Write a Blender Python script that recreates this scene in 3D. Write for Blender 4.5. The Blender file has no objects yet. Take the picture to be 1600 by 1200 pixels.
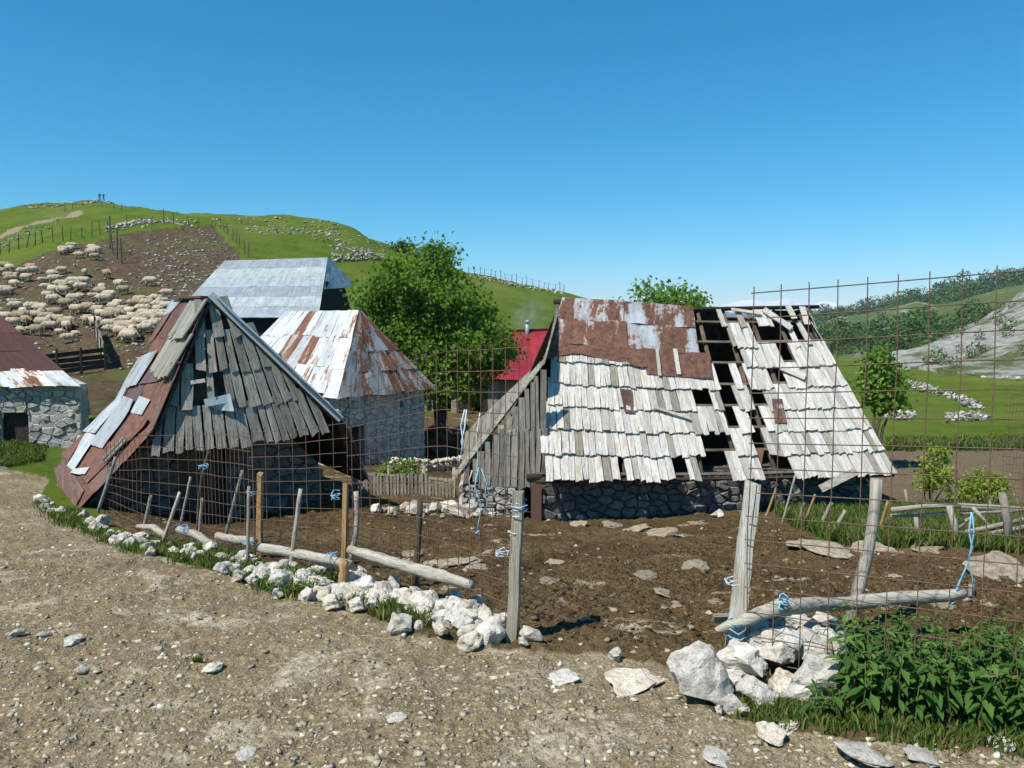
import bpy, bmesh, math, random
import numpy as np
from mathutils import Vector, Matrix, noise as mnoise

R = math.radians
rng = random.Random(11)
nrg = np.random.default_rng(5)
scn = bpy.context.scene

# ------------------------------------------------------------------ camera, sky, sun, exposure
CAMZ, FPX, HORIZON = 2.8, 1200.0, 505.0
PITCH = math.atan((600 - HORIZON) / FPX)
cp, sp = math.cos(PITCH), math.sin(PITCH)
cam = bpy.data.cameras.new('camera'); camo = bpy.data.objects.new('camera', cam)
scn.collection.objects.link(camo); scn.camera = camo
cam.sensor_width = 36; cam.lens = 36 * FPX / 1600
cam.clip_start = 0.05; cam.clip_end = 20000
camo.location = (0, 0, CAMZ); camo.rotation_euler = (math.pi / 2 - PITCH, 0, 0)

SUN_EL = R(54); SUN_DIR = Vector((-0.75, -0.66, 0)).normalized()      # towards the sun, on the ground plane
world = bpy.data.worlds.new('World'); scn.world = world; world.use_nodes = True
wn = world.node_tree
sky = wn.nodes.new('ShaderNodeTexSky'); sky.sky_type = 'NISHITA'; sky.sun_disc = False
sky.sun_elevation = SUN_EL; sky.sun_rotation = math.atan2(SUN_DIR.x, SUN_DIR.y)
sky.air_density = 1.0; sky.dust_density = 0.0; sky.ozone_density = 1.6; sky.altitude = 1200
hs = wn.nodes.new('ShaderNodeHueSaturation'); hs.inputs['Saturation'].default_value = 1.15
bg = wn.nodes['Background']; bg.inputs[1].default_value = 0.10
wn.links.new(sky.outputs[0], hs.inputs['Color'])
sep = wn.nodes.new('ShaderNodeSeparateColor'); com = wn.nodes.new('ShaderNodeCombineColor'); wn.links.new(hs.outputs[0], sep.inputs[0])
K0_ = 0.1337
for i, (gain, power) in enumerate(((.66, 1.65), (.876, .86), (1.06, .82))):       # the camera's rendering of a clear sky, one curve per channel
    m1 = wn.nodes.new('ShaderNodeMath'); m1.operation = 'MULTIPLY'; m1.inputs[1].default_value = K0_; wn.links.new(sep.outputs[i], m1.inputs[0])
    m2 = wn.nodes.new('ShaderNodeMath'); m2.operation = 'POWER'; m2.inputs[1].default_value = power; wn.links.new(m1.outputs[0], m2.inputs[0])
    m3 = wn.nodes.new('ShaderNodeMath'); m3.operation = 'MULTIPLY'; m3.inputs[1].default_value = gain / K0_; wn.links.new(m2.outputs[0], m3.inputs[0]); wn.links.new(m3.outputs[0], com.inputs[i])
wn.links.new(com.outputs[0], bg.inputs[0])
sl = bpy.data.lights.new('sun', 'SUN'); sl.energy = 5.0; sl.angle = R(0.53); sl.color = (1, 0.955, 0.88)
so = bpy.data.objects.new('sun', sl); scn.collection.objects.link(so)
d = Vector((SUN_DIR.x * math.cos(SUN_EL), SUN_DIR.y * math.cos(SUN_EL), math.sin(SUN_EL)))
so.rotation_euler = d.to_track_quat('Z', 'Y').to_euler(); so.location = (-30, -20, 60)
vs = scn.view_settings
vs.view_transform = 'Standard'; vs.look = 'None'; vs.exposure = 0.35; vs.gamma = 1; vs.use_curve_mapping = False
try:
    scn.cycles.volume_step_rate = 2.0
    scn.cycles.max_bounces = 6
except Exception: pass

# ------------------------------------------------------------------ helpers: placing
def P(px, py, Y):
    x = (px - 800) / FPX; y = (600 - py) / FPX
    f = cp + y * sp
    return Vector((x * Y / f, Y, CAMZ + Y * (-sp + y * cp) / f))
def proj(p):
    dy = p[1]; dz = p[2] - CAMZ
    f = dy * cp - dz * sp; u = dy * sp + dz * cp
    return 800 + FPX * p[0] / f, 600 - FPX * u / f
C = scn.collection
OFF = {}
def woff(o):
    v = Vector((0, 0, 0))
    while o is not None:
        v = v + OFF.get(o.name, Vector((0, 0, 0))); o = o.parent
    return v
def props(o, label=None, cat=None, group=None, kind=None):
    if label: o['label'] = label
    if cat: o['category'] = cat
    if group: o['group'] = group
    if kind: o['kind'] = kind
    return o
def thing(name, loc, label, cat, group=None):
    o = bpy.data.objects.new(name, None); C.objects.link(o); o.empty_display_size = 0.2
    o.location = loc; OFF[o.name] = Vector(loc)
    return props(o, label, cat, group)
def put(name, me, parent=None, M=None, mat=None):
    """Link a mesh whose coordinates are world ones (M None) or are placed in the world by M."""
    o = bpy.data.objects.new(name, me); C.objects.link(o)
    if mat is not None and not me.materials: me.materials.append(mat)
    if parent is not None:
        o.parent = parent; b = Matrix.Translation(-woff(parent))
    else: b = Matrix.Identity(4)
    o.matrix_basis = b @ (M if M is not None else Matrix.Identity(4))
    OFF[o.name] = o.matrix_basis.translation.copy() if M is None else Vector((0, 0, 0))
    return o
def mesh_np(name, verts, faces, smooth=False, rnd=None, uv=None):
    me = bpy.data.meshes.new(name)
    v = np.asarray(verts, dtype=np.float32); f = np.asarray(faces, dtype=np.int32)
    k = f.shape[1]
    me.vertices.add(len(v)); me.vertices.foreach_set('co', v.ravel())
    me.loops.add(f.size); me.loops.foreach_set('vertex_index', f.ravel())
    me.polygons.add(len(f)); me.polygons.foreach_set('loop_start', np.arange(0, f.size, k, dtype=np.int32))
    me.polygons.foreach_set('loop_total', np.full(len(f), k, dtype=np.int32))
    if smooth: me.polygons.foreach_set('use_smooth', np.ones(len(f), dtype=bool))
    if rnd is not None:
        a = me.attributes.new('rnd', 'FLOAT', 'POINT'); a.data.foreach_set('value', np.asarray(rnd, dtype=np.float32))
    me.update(calc_edges=True); me.validate()
    return me
class MB:
    def __init__(s): s.v = []; s.f = []; s.uv = []
    def add(s, vs, fs):
        b = len(s.v); s.v += [tuple(x) for x in vs]; s.f += [tuple(b + i for i in f) for f in fs]
    def box(s, c, x, y, z):
        c, x, y, z = map(Vector, (c, x, y, z))
        vs = [c + a * x + b * y + e * z for e in (-.5, .5) for b in (-.5, .5) for a in (-.5, .5)]
        s.add(vs, [(0, 2, 3, 1), (4, 5, 7, 6), (0, 1, 5, 4), (2, 6, 7, 3), (0, 4, 6, 2), (1, 3, 7, 5)])
    def bar(s, a, b, w, h, up=(0, 0, 1)):
        a, b = Vector(a), Vector(b); dd = b - a; n = Vector(up)
        x = dd.cross(n)
        if x.length < 1e-5: x = dd.cross(Vector((1, 0, 0)))
        x.normalize(); z = x.cross(dd).normalized()
        s.box((a + b) / 2, dd, x * w, z * h)
    def tube(s, pts, rad, n=6, jit=0.0, cap=True):
        pts = [Vector(p) for p in pts]; m = len(pts)
        if not hasattr(rad, '__len__'): rad = [rad] * m
        vs = []; fs = []
        prev = None
        for i, p in enumerate(pts):
            t = (pts[min(i + 1, m - 1)] - pts[max(i - 1, 0)]).normalized()
            if prev is None:
                a = t.cross(Vector((0, 0, 1)))
                if a.length < 0.05: a = t.cross(Vector((1, 0, 0)))
            else: a = prev - t * prev.dot(t)
            a.normalize(); prev = a; b = t.cross(a)
            for k in range(n):
                an = 2 * math.pi * k / n
                r = rad[i] * (1 + rng.uniform(-jit, jit))
                vs.append(p + (a * math.cos(an) + b * math.sin(an)) * r)
        for i in range(m - 1):
            for k in range(n):
                q = (k + 1) % n
                fs.append((i * n + k, i * n + q, (i + 1) * n + q, (i + 1) * n + k))
        if cap:
            fs.append(tuple(range(n - 1, -1, -1))); fs.append(tuple((m - 1) * n + k for k in range(n)))
        s.add(vs, fs)
    def mesh(s, name, smooth=False):
        me = bpy.data.meshes.new(name); me.from_pydata(s.v, [], s.f); me.update()
        if smooth:
            for p in me.polygons: p.use_smooth = True
        return me
    def build(s, name, mat, parent=None, smooth=False):
        return put(name, s.mesh(name, smooth), parent, None, mat)

# ------------------------------------------------------------------ helpers: numpy noise, polygons
def vnoise(x, y, seed=0):
    xi = np.floor(x).astype(np.int64); yi = np.floor(y).astype(np.int64)
    fx = x - xi; fy = y - yi; fx = fx * fx * (3 - 2 * fx); fy = fy * fy * (3 - 2 * fy)
    def h(a, b):
        n = (a * 374761393 + b * 668265263 + seed * 974634777) & 0xffffffff
        n = ((n ^ (n >> 13)) * 1274126177) & 0xffffffff
        return ((n ^ (n >> 16)) & 0xffff) / 65535.0
    return (h(xi, yi) * (1 - fx) + h(xi + 1, yi) * fx) * (1 - fy) + (h(xi, yi + 1) * (1 - fx) + h(xi + 1, yi + 1) * fx) * fy
def fbm(x, y, oct=3, seed=0):
    t = 0; a = .5
    for i in range(oct):
        t = t + a * (vnoise(x * 2 ** i + 17.3 * i, y * 2 ** i + 9.1 * i, seed + i) - .5) * 2; a *= .5
    return t
def inpoly(x, y, poly):
    r = np.zeros(np.shape(x), dtype=bool); n = len(poly)
    for i in range(n):
        x0, y0 = poly[i]; x1, y1 = poly[(i + 1) % n]
        c = ((y0 > y) != (y1 > y)) & (x < (x1 - x0) * (y - y0) / ((y1 - y0) or 1e-9) + x0)
        r ^= c
    return r

# ------------------------------------------------------------------ materials
MATS = {}
class NT:
    def __init__(s, name):
        s.m = bpy.data.materials.new(name); s.m.use_nodes = True; s.t = s.m.node_tree
        s.b = s.t.nodes['Principled BSDF']; s.out = s.t.nodes['Material Output']
        s.tc = s.t.nodes.new('ShaderNodeTexCoord'); s.oi = s.t.nodes.new('ShaderNodeObjectInfo')
    def n(s, ty, **kw):
        q = s.t.nodes.new(ty)
        for k, v in kw.items(): setattr(q, k, v)
        return q
    def l(s, a, b): s.t.links.new(a, b)
    def set(s, sock, v):
        if hasattr(v, 'links'): s.l(v, sock)
        else: sock.default_value = v
    def map(s, vec, scale=(1, 1, 1), loc=None):
        q = s.n('ShaderNodeMapping'); s.l(vec, q.inputs[0]); s.set(q.inputs['Scale'], scale)
        if loc is not None: s.set(q.inputs['Location'], loc)
        return q.outputs[0]
    def noise(s, vec, scale=5, detail=4, rough=.6, dist=0):
        q = s.n('ShaderNodeTexNoise'); s.l(vec, q.inputs['Vector'])
        q.inputs['Scale'].default_value = scale; q.inputs['Detail'].default_value = detail
        q.inputs['Roughness'].default_value = rough; q.inputs['Distortion'].default_value = dist
        return q.outputs[0]
    def voro(s, vec, scale=5, feature='F1', out=0):
        q = s.n('ShaderNodeTexVoronoi', feature=feature); s.l(vec, q.inputs['Vector']); q.inputs['Scale'].default_value = scale
        return q.outputs[out]
    def ramp(s, fac, stops, interp='LINEAR'):
        q = s.n('ShaderNodeValToRGB'); s.l(fac, q.inputs[0]); e = q.color_ramp; e.interpolation = interp
        while len(e.elements) < len(stops): e.elements.new(.5)
        for el, (p, c) in zip(e.elements, stops):
            el.position = p; el.color = (c, c, c, 1) if not hasattr(c, '__len__') else (*c, 1)
        return q.outputs[0]
    def mix(s, fac, a, b, blend='MIX'):
        q = s.n('ShaderNodeMix', data_type='RGBA', blend_type=blend)
        s.set(q.inputs[0], fac)
        for sock, v in ((q.inputs[6], a), (q.inputs[7], b)):
            s.set(sock, (*v, 1) if isinstance(v, tuple) and len(v) == 3 else v)
        return q.outputs[2]
    def math(s, op, a, b=0.0):
        q = s.n('ShaderNodeMath', operation=op); s.set(q.inputs[0], a); s.set(q.inputs[1], b)
        return q.outputs[0]
    def comb(s, x, y, z):
        q = s.n('ShaderNodeCombineXYZ')
        for i, v in enumerate((x, y, z)): s.set(q.inputs[i], v)
        return q.outputs[0]
    def attr(s, name):
        q = s.n('ShaderNodeAttribute', attribute_name=name); return q.outputs['Fac']
    def bump(s, h, strength=.5, dist=.02):
        q = s.n('ShaderNodeBump'); s.l(h, q.inputs['Height']); q.inputs['Strength'].default_value = strength
        q.inputs['Distance'].default_value = dist; s.l(q.outputs[0], s.b.inputs['Normal'])
    def col(s, c, rough=.85, metal=0.0, spec=.3):
        s.set(s.b.inputs['Base Color'], (*c, 1) if isinstance(c, tuple) and len(c) == 3 else c)
        s.set(s.b.inputs['Roughness'], rough); s.set(s.b.inputs['Metallic'], metal)
        s.b.inputs['Specular IOR Level'].default_value = spec
        return s.m
    def rand(s, k=1.0):
        return s.math('MULTIPLY', s.oi.outputs['Random'], k)
    def roff(s, k=37.0):
        return s.comb(s.rand(k), s.rand(k * 1.7), s.rand(k * .6))

def m_wood(name, light, mid, dark, along=1, sc=(28, 2.2, 6), stain=None):
    """Weathered boards; Generated coords, the grain runs along axis `along`."""
    t = NT(name); S = [sc[0]] * 3; S[along] = sc[1]
    v = t.map(t.tc.outputs['Generated'], tuple(S), t.roff())
    g = t.noise(v, 1.0, 6, .75, .35)
    c = t.ramp(g, [(.33, dark), (.42, mid), (.58, light)])
    S3 = [sc[0] * 3.0] * 3; S3[along] = sc[1] * 1.3
    cr = t.noise(t.map(t.tc.outputs['Generated'], tuple(S3), t.roff(19)), 1.0, 3, .6, .3)
    c = t.mix(t.math('MULTIPLY', t.ramp(cr, [(.33, 1), (.42, 0)]), .85), c, dark)
    sp_ = t.noise(t.map(t.tc.outputs['Generated'], tuple(x * 1.5 for x in S), t.roff(31)), 2.0, 4, .8)
    c = t.mix(t.math('MULTIPLY', t.ramp(sp_, [(.56, 0), (.64, 1)]), .55), c, dark)
    v2 = t.map(t.tc.outputs['Generated'], tuple(x * .22 for x in S), t.roff(11))
    p = t.noise(v2, 1.0, 3, .6)
    c = t.mix(t.math('MULTIPLY', t.ramp(p, [(.45, 0), (.7, 1)]), .5), c, mid)
    hue = t.ramp(t.oi.outputs['Random'], [(0, (.62, .60, .56)), (.35, (.95, .94, .9)), (.7, (1.05, 1.02, .98)), (1, (.82, .78, .70))])
    c = t.mix(1.0, c, hue, 'MULTIPLY')
    if stain:
        k = t.noise(t.map(t.tc.outputs['Object'], (1, 1, 1), t.roff(5)), 1.2, 3, .6)
        c = t.mix(t.math('MULTIPLY', t.ramp(k, [(.52, 0), (.68, 1)]), .7), c, stain)
    t.bump(t.math('ADD', g, cr), .8, .015)
    return t.col(c, .92, 0, .12)
def m_stone(name, a, b, c, lichen=(.10, .10, .08), sc=6, contrast=.5):
    t = NT(name); v = t.map(t.tc.outputs['Object'], (1, 1, 1), t.roff(13))
    g = t.noise(v, sc, 6, .68, .2); h = t.noise(v, sc * 5, 4, .7)
    col = t.ramp(g, [(.3, c), (.46, b), (.62, a)])
    col = t.mix(t.math('MULTIPLY', t.ramp(h, [(.50, 0), (.66, 1)]), contrast), col, lichen)
    hue = t.ramp(t.oi.outputs['Random'], [(0, (.70, .69, .68)), (.5, (1, 1, 1)), (.8, (1.08, 1.03, .95)), (1, (.85, .80, .72))])
    col = t.mix(1.0, col, hue, 'MULTIPLY')
    t.bump(t.math('ADD', g, t.math('MULTIPLY', h, .5)), .8, .03)
    return t.col(col, .9, 0, .2)
def m_sheet(name, base, rust, amount, streak=True, galv_rough=.45, dark=(.06, .028, .02)):
    """Painted or zinc sheet with rust where the coat has gone; UV in metres, v runs up the slope."""
    t = NT(name); uv = t.map(t.tc.outputs['UV'], (1, 1, 1), t.roff(23))
    a = t.noise(t.map(uv, (3.2, .9 if streak else 3.2, 1)), 1.0, 5, .65, .1)
    f = t.noise(uv, 9, 5, .7)
    k = t.math('ADD', a, t.math('MULTIPLY', t.math('SUBTRACT', f, .5), .35))
    k = t.math('ADD', k, t.math('MULTIPLY', t.math('SUBTRACT', t.oi.outputs['Random'], .5), .10))
    m = t.ramp(k, [(max(0, .5 - amount), 0), (max(.02, .545 - amount), 1)])
    r = t.ramp(f, [(.3, dark), (.5, rust), (.72, (rust[0] * 1.35, rust[1] * 1.5, rust[2] * 1.5))])
    b = t.mix(t.ramp(t.noise(uv, 2.5, 4, .6), [(.4, 0), (.7, 1)]), base, tuple(x * .74 for x in base))
    edge = t.ramp(k, [(max(0, .455 - amount), 0), (max(.01, .5 - amount), 1), (max(.02, .56 - amount), 0)])
    c = t.mix(m, b, r); c = t.mix(t.math('MULTIPLY', edge, .5), c, (.34, .17, .07))
    st_ = t.noise(t.map(uv, (9, .7, 1)), 1.0, 4, .7)
    c = t.mix(1.0, c, t.ramp(st_, [(.35, (.72, .70, .68)), (.6, (1, 1, 1))]), 'MULTIPLY')
    c = t.mix(1.0, c, t.ramp(t.oi.outputs['Random'], [(0, (.74, .72, .74)), (.5, (1, 1, 1)), (1, (1.06, .98, .92))]), 'MULTIPLY')
    t.bump(t.math('ADD', f, t.math('MULTIPLY', a, .8)), .25, .02)
    return t.col(c, t.mix(m, (galv_rough,) * 3, (.9,) * 3), t.math('MULTIPLY', t.math('SUBTRACT', 1.0, m), .12), .4)
def m_leaf(name, a, b, c, trans=.35):
    t = NT(name); r = t.attr('rnd')
    col = t.ramp(r, [(0, a), (.55, b), (1, c)])
    t.col(col, .68, 0, .2)
    tr = t.n('ShaderNodeBsdfTranslucent')
    t.l(t.mix(1.0, col, (1.5, 1.5, .7), 'MULTIPLY'), tr.inputs[0])
    mx = t.n('ShaderNodeMixShader'); mx.inputs[0].default_value = trans
    t.l(t.b.outputs[0], mx.inputs[1]); t.l(tr.outputs[0], mx.inputs[2]); t.l(mx.outputs[0], t.out.inputs[0])
    return t.m
def m_plain(name, c, rough=.8, var=.25, sc=12, metal=0, bump=.3):
    t = NT(name); g = t.noise(t.map(t.tc.outputs['Object'], (1, 1, 1), t.roff(9)), sc, 5, .65)
    col = t.ramp(g, [(.3, tuple(x * (1 - var) for x in c)), (.7, tuple(min(1, x * (1 + var)) for x in c))])
    t.bump(g, bump, .01)
    return t.col(col, rough, metal, .3)

W_BARN = m_wood('bleached_shingle', (.76, .745, .715), (.60, .58, .545), (.16, .14, .115), 1, (9, .9, 4), (.46, .37, .27))
W_HUT = m_wood('grey_shingle', (.36, .36, .325), (.235, .235, .205), (.065, .062, .052), 1, (9, .9, 4))
W_BOARD = m_wood('grey_board', (.42, .39, .34), (.28, .255, .215), (.075, .063, .05), 1, (9, .9, 4))
W_POST = m_wood('weathered_post', (.47, .44, .385), (.31, .285, .24), (.09, .075, .058), 2, (7, .8, 4))
W_POSTW = m_wood('whitish_post', (.66, .64, .59), (.52, .49, .44), (.17, .14, .11), 2, (7, .6, 4), (.36, .22, .12))
W_POSTD = m_wood('dark_post', (.17, .14, .11), (.105, .085, .068), (.04, .03, .025), 2, (7, .8, 4))
W_POSTO = m_wood('fresh_post', (.50, .33, .17), (.36, .22, .105), (.14, .08, .04), 2, (7, .8, 4))
W_RAIL = m_wood('weathered_rail', (.50, .475, .42), (.35, .325, .275), (.10, .085, .068), 0, (7, .5, 4))
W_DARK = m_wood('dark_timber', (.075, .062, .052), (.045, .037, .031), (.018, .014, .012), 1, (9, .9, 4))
W_TAR = m_wood('tarred_boards', (.030, .028, .027), (.02, .019, .019), (.009, .009, .009), 0, (6, .8, 4))
S_LIME = m_stone('limestone', (.72, .69, .62), (.56, .525, .455), (.27, .23, .17), (.20, .17, .125), 4, .55)
S_WALL = m_stone('wall_stone', (.46, .45, .42), (.33, .32, .295), (.17, .16, .145), (.10, .10, .085), 5, .5)
S_DARKW = m_stone('shade_darkened_wall_stone', (.22, .215, .205), (.15, .145, .135), (.07, .065, .06), (.045, .042, .037), 5, .5)  # dirty stone, its colour lowered further to deepen the shade under the eaves
S_WHITEW = m_stone('limewashed_stone', (.66, .65, .61), (.54, .53, .49), (.34, .32, .29), (.20, .19, .17), 5, .4)
MORTAR = m_plain('mud_mortar', (.085, .072, .056), .95, .35, 14)
MORTARW = m_plain('lime_mortar', (.40, .385, .35), .95, .3, 14)
RUST = m_sheet('rust_sheet', (.44, .47, .50), (.16, .078, .052), .30)
RUSTP = m_sheet('rust_sheet_flaking', (.56, .60, .61), (.165, .078, .050), .075)
PURPLE = m_sheet('old_red_sheet', (.17, .105, .10), (.12, .068, .055), .02)
ZINC = m_sheet('zinc_sheet', (.42, .49, .52), (.24, .115, .06), -.12)
ZINCD = m_sheet('dull_zinc_sheet', (.27, .33, .36), (.26, .19, .09), -.04)
ZINCW = m_sheet('pale_zinc_sheet', (.58, .63, .64), (.24, .115, .06), -.11)
TIN = m_sheet('tin_roof_sheet', (.66, .70, .71), (.22, .10, .055), -.10)
TINR = m_sheet('tin_roof_sheet_rusty', (.42, .45, .46), (.18, .08, .045), .03)
STEEL = m_sheet('new_steel_sheet', (.41, .48, .51), (.3, .3, .3), -.5, True, .5)
REDP = m_sheet('red_painted_sheet', (.36, .03, .045), (.2, .05, .04), -.4, True, .4)
WIRE = m_plain('rusty_wire', (.13, .075, .05), .8, .4, 30)
ROPE = m_plain('blue_twine', (.20, .43, .58), .8, .25, 40)
ROPEP = m_plain('pale_twine', (.46, .55, .60), .85, .25, 40)
BLACK = m_plain('dark_interior', (.012, .011, .010), .95, .3, 6)
SOILH = m_plain('manure', (.085, .058, .036), .95, .5, 5, 0, .8)
L_TREE = m_leaf('maple_leaf', (.06, .12, .018), (.12, .21, .03), (.23, .34, .055), .42)
L_LIGHT = m_leaf('spring_leaf', (.07, .14, .02), (.13, .23, .035), (.22, .33, .06))
L_YEL = m_leaf('shrub_leaf', (.10, .15, .02), (.19, .26, .035), (.28, .34, .06))
L_NET = m_leaf('nettle_leaf', (.035, .085, .016), (.065, .14, .024), (.14, .23, .045), .3)
L_GRASS = m_leaf('grass_blade', (.045, .085, .014), (.085, .145, .022), (.24, .23, .08), .3)
L_WOOD = m_leaf('far_wood_leaf', (.035, .075, .02), (.06, .115, .028), (.10, .165, .04), .2)
S_YARD = m_stone('bedded_yard_rock', (.46, .40, .30), (.33, .275, .20), (.15, .115, .075), (.10, .07, .045), 9, .7)
BARK = m_plain('bark', (.10, .08, .06), .95, .4, 20, 0, .8)
BRUSH = m_plain('dead_stalk', (.16, .10, .06), .95, .4, 20)

# ------------------------------------------------------------------ the ground: slope seen along (x / y, log y), interpolated
CTRL = []
def cz(px, Y, z):
    x = (px - 800) / FPX * Y * 0.99; CTRL.append((x / Y, math.log(Y), (z - CAMZ) / Y))
def cpx(px, py, Y):
    p = P(px, py, Y); CTRL.append((p.x / Y, math.log(Y), (p.z - CAMZ) / Y))
for px in (-900, -300, 0, 400, 800, 1200, 1600, 1900, 2500):
    cz(px, 1.2, 0); cz(px, 2.5, 0); cz(px, 4.6, 0)
for px, Y, z in [(805, 6.5, 0), (1145, 6.1, 0), (640, 6.9, 0), (540, 8.0, -.05), (400, 9.5, -.15), (250, 10.5, -.25), (150, 12.5, -.3),
                 (60, 14.3, -.36), (0, 8.3, 0), (200, 8.5, -.02), (0, 12, -.2), (0, 17, -.41), (-300, 8, 0), (-300, 17, -.4), (-900, 8, 0), (-900, 17, -.4),
                 (60, 22, -.80), (-300, 25, -.7), (150, 20, -.75), (300, 13.2, -.78), (450, 13.6, -.80), (200, 14, -.6), (300, 17, -.95),
                 (470, 10.2, -.33), (600, 9, -.22), (700, 8.0, -.10), (330, 11.7, -.55), (600, 12.6, -.65), (800, 9.6, -.27), (1000, 7.5, -.05), (1300, 9.6, -.25), (1300, 7.4, 0),
                 (1600, 6.5, 0), (1600, 9.5, -.2), (1900, 8, 0), (1500, 10.2, -.27), (1000, 12.2, -.62), (1000, 15, -1.07), (850, 15, -1.07), (1300, 15.5, -1.08), (1000, 20, -1.4),
                 (650, 17.5, -1.08), (540, 21, -1.12), (600, 24, -1.3), (780, 28, -1.5), (450, 26, -1.2), (1450, 12.6, -.62), (1500, 15, -.93),
                 (1450, 20, -1.5), (1450, 29, -1.98), (1700, 20, -1.4), (1700, 29, -1.9), (2300, 20, -1.2), (2300, 30, -1.6)]:
    cz(px, Y, z)
for a in [(1450, 640, 48), (1550, 600, 85), (1450, 563, 190), (1700, 640, 48), (1700, 600, 85), (2200, 650, 45), (2200, 600, 85), (1300, 640, 48), (1300, 580, 110), (1300, 562, 200), (1300, 560, 270), (1200, 558, 200), (1200, 557, 270), (1380, 559, 280), (1450, 559, 250), (1600, 559, 250), (1800, 559, 250), (2300, 559, 250), (1750, 575, 150), (2300, 575, 150), (1600, 574, 150),
          (100, 612, 32), (100, 560, 45), (100, 520, 52), (100, 450, 62), (100, 390, 75), (100, 352, 100), (150, 311, 170),
          (0, 612, 32), (0, 560, 45), (0, 480, 58), (0, 415, 75), (0, 372, 100), (0, 324, 170), (60, 318, 168), (-300, 560, 45), (-300, 400, 80), (-300, 330, 160), (-900, 560, 45), (-900, 380, 100),
          (300, 575, 40), (300, 515, 50), (300, 440, 65), (300, 366, 92), (300, 331, 150), (210, 322, 160), (450, 560, 42), (450, 480, 55), (450, 400, 85), (450, 336, 140), (400, 332, 145), (540, 352, 136),
          (600, 560, 42), (600, 500, 55), (560, 413, 85), (610, 384, 130), (660, 404, 126), (740, 545, 45), (740, 470, 80), (740, 429, 120), (880, 560, 45), (870, 495, 85), (880, 459, 115), (810, 446, 117),
          (1000, 560, 50), (1000, 492, 118), (1150, 560, 60), (1150, 553, 130)]:
    cpx(*a)
CT = np.array(CTRL); SU = 2.2; CC = .05
def _k(du, dv): return np.sqrt((du * SU) ** 2 + dv ** 2 + CC ** 2)
nC = len(CT)
A = np.zeros((nC + 3, nC + 3)); A[:nC, :nC] = _k(CT[:, None, 0] - CT[None, :, 0], CT[:, None, 1] - CT[None, :, 1])
A[:nC, :nC] += np.eye(nC) * 1e-4
A[:nC, nC] = 1; A[:nC, nC + 1] = CT[:, 0]; A[:nC, nC + 2] = CT[:, 1]; A[nC:, :nC] = A[:nC, nC:].T
WT = np.linalg.solve(A, np.concatenate([CT[:, 2], [0, 0, 0]]))
def slope_exact(u, v):
    t = WT[nC] + WT[nC + 1] * u + WT[nC + 2] * v
    for i in range(nC): t = t + WT[i] * _k(u - CT[i, 0], v - CT[i, 1])
    return t
RU = np.linspace(-2.0, 2.0, 500); RV = np.linspace(0.0, 5.7, 420); _ru, _rv = np.meshgrid(RU, RV); RASTER = slope_exact(_ru, _rv)
def slope(u, v):
    a = np.clip((u - RU[0]) / (RU[1] - RU[0]), 0, len(RU) - 1.001); b = np.clip((v - RV[0]) / (RV[1] - RV[0]), 0, len(RV) - 1.001)
    i = a.astype(int); j = b.astype(int); a = a - i; b = b - j
    return (RASTER[j, i] * (1 - a) + RASTER[j, i + 1] * a) * (1 - b) + (RASTER[j + 1, i] * (1 - a) + RASTER[j + 1, i + 1] * a) * b
CREST_U = np.array([(p - 800) / FPX for p in (-900, 0, 150, 300, 450, 610, 740, 880, 1000, 1150, 1300, 2500)])
CREST_V = np.log(np.array([160, 170, 170, 150, 140, 130, 120, 115, 120, 160, 260, 260]))
ROADP = [(-600, 1400), (-600, 742), (0, 726), (72, 748), (58, 792), (150, 832), (250, 868), (400, 912), (540, 955), (640, 995), (740, 1016), (800, 1022), (950, 1022), (1050, 1040), (1110, 1120),
         (1250, 1150), (1400, 1165), (1600, 1190), (2300, 1230), (2300, 1400)]
YARDP = [(165, 790), (150, 812), (250, 852), (400, 925), (540, 975), (640, 1015), (800, 1060), (950, 1070), (1050, 1080), (1110, 1150), (1300, 1180), (1600, 1210), (2300, 1260), (2300, 885), (1600, 868), (1420, 850),
         (1290, 845), (1225, 812), (1190, 770), (1100, 690), (900, 640), (740, 640), (590, 655), (560, 720), (480, 720), (300, 735)]
PENP = [(-500, 455), (0, 424), (70, 392), (200, 366), (330, 352), (372, 395), (395, 455), (420, 560), (330, 650), (150, 650), (60, 606), (-500, 640)]
PLOUGHP = [(1340, 745), (1390, 703), (1500, 700), (1640, 702), (1900, 706), (1900, 792), (1580, 792), (1400, 790)]
TRACK = [(-60, 400), (0, 374), (40, 355), (90, 340), (125, 330)]
def zones(x, y, z):
    f = y * cp - (z - CAMZ) * sp; px = 800 + FPX * x / f; py = 600 - FPX * (y * sp + (z - CAMZ) * cp) / f
    jx = fbm(x * 1.1, y * 1.1, 3, 3); jy = fbm(x * 1.1, y * 1.1, 3, 9)
    q = np.clip(60 / y, .15, 9)
    qx = px + jx * 3.2 * q; qy = py + jy * 1.6 * q
    near = y < 34
    road = inpoly(qx, qy, ROADP) & (y < 24); yard = inpoly(qx, qy, YARDP) & near & ~road
    pen = inpoly(qx, qy, PENP) & (y > 24) & (y < 130)
    pl = inpoly(qx, qy, PLOUGHP) & (y > 12) & (y < 45)
    tr = np.zeros(np.shape(x), dtype=bool)
    for (a, b), (c, e) in zip(TRACK[:-1], TRACK[1:]):
        t = np.clip(((qx - a) * (c - a) + (qy - b) * (e - b)) / ((c - a) ** 2 + (e - b) ** 2), 0, 1)
        tr |= (np.hypot(qx - a - t * (c - a), (qy - b - t * (e - b)) * 1.5) < 4.2)
    tr &= (y > 60) & (y < 200)
    return road, yard, pen, pl, tr
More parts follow.
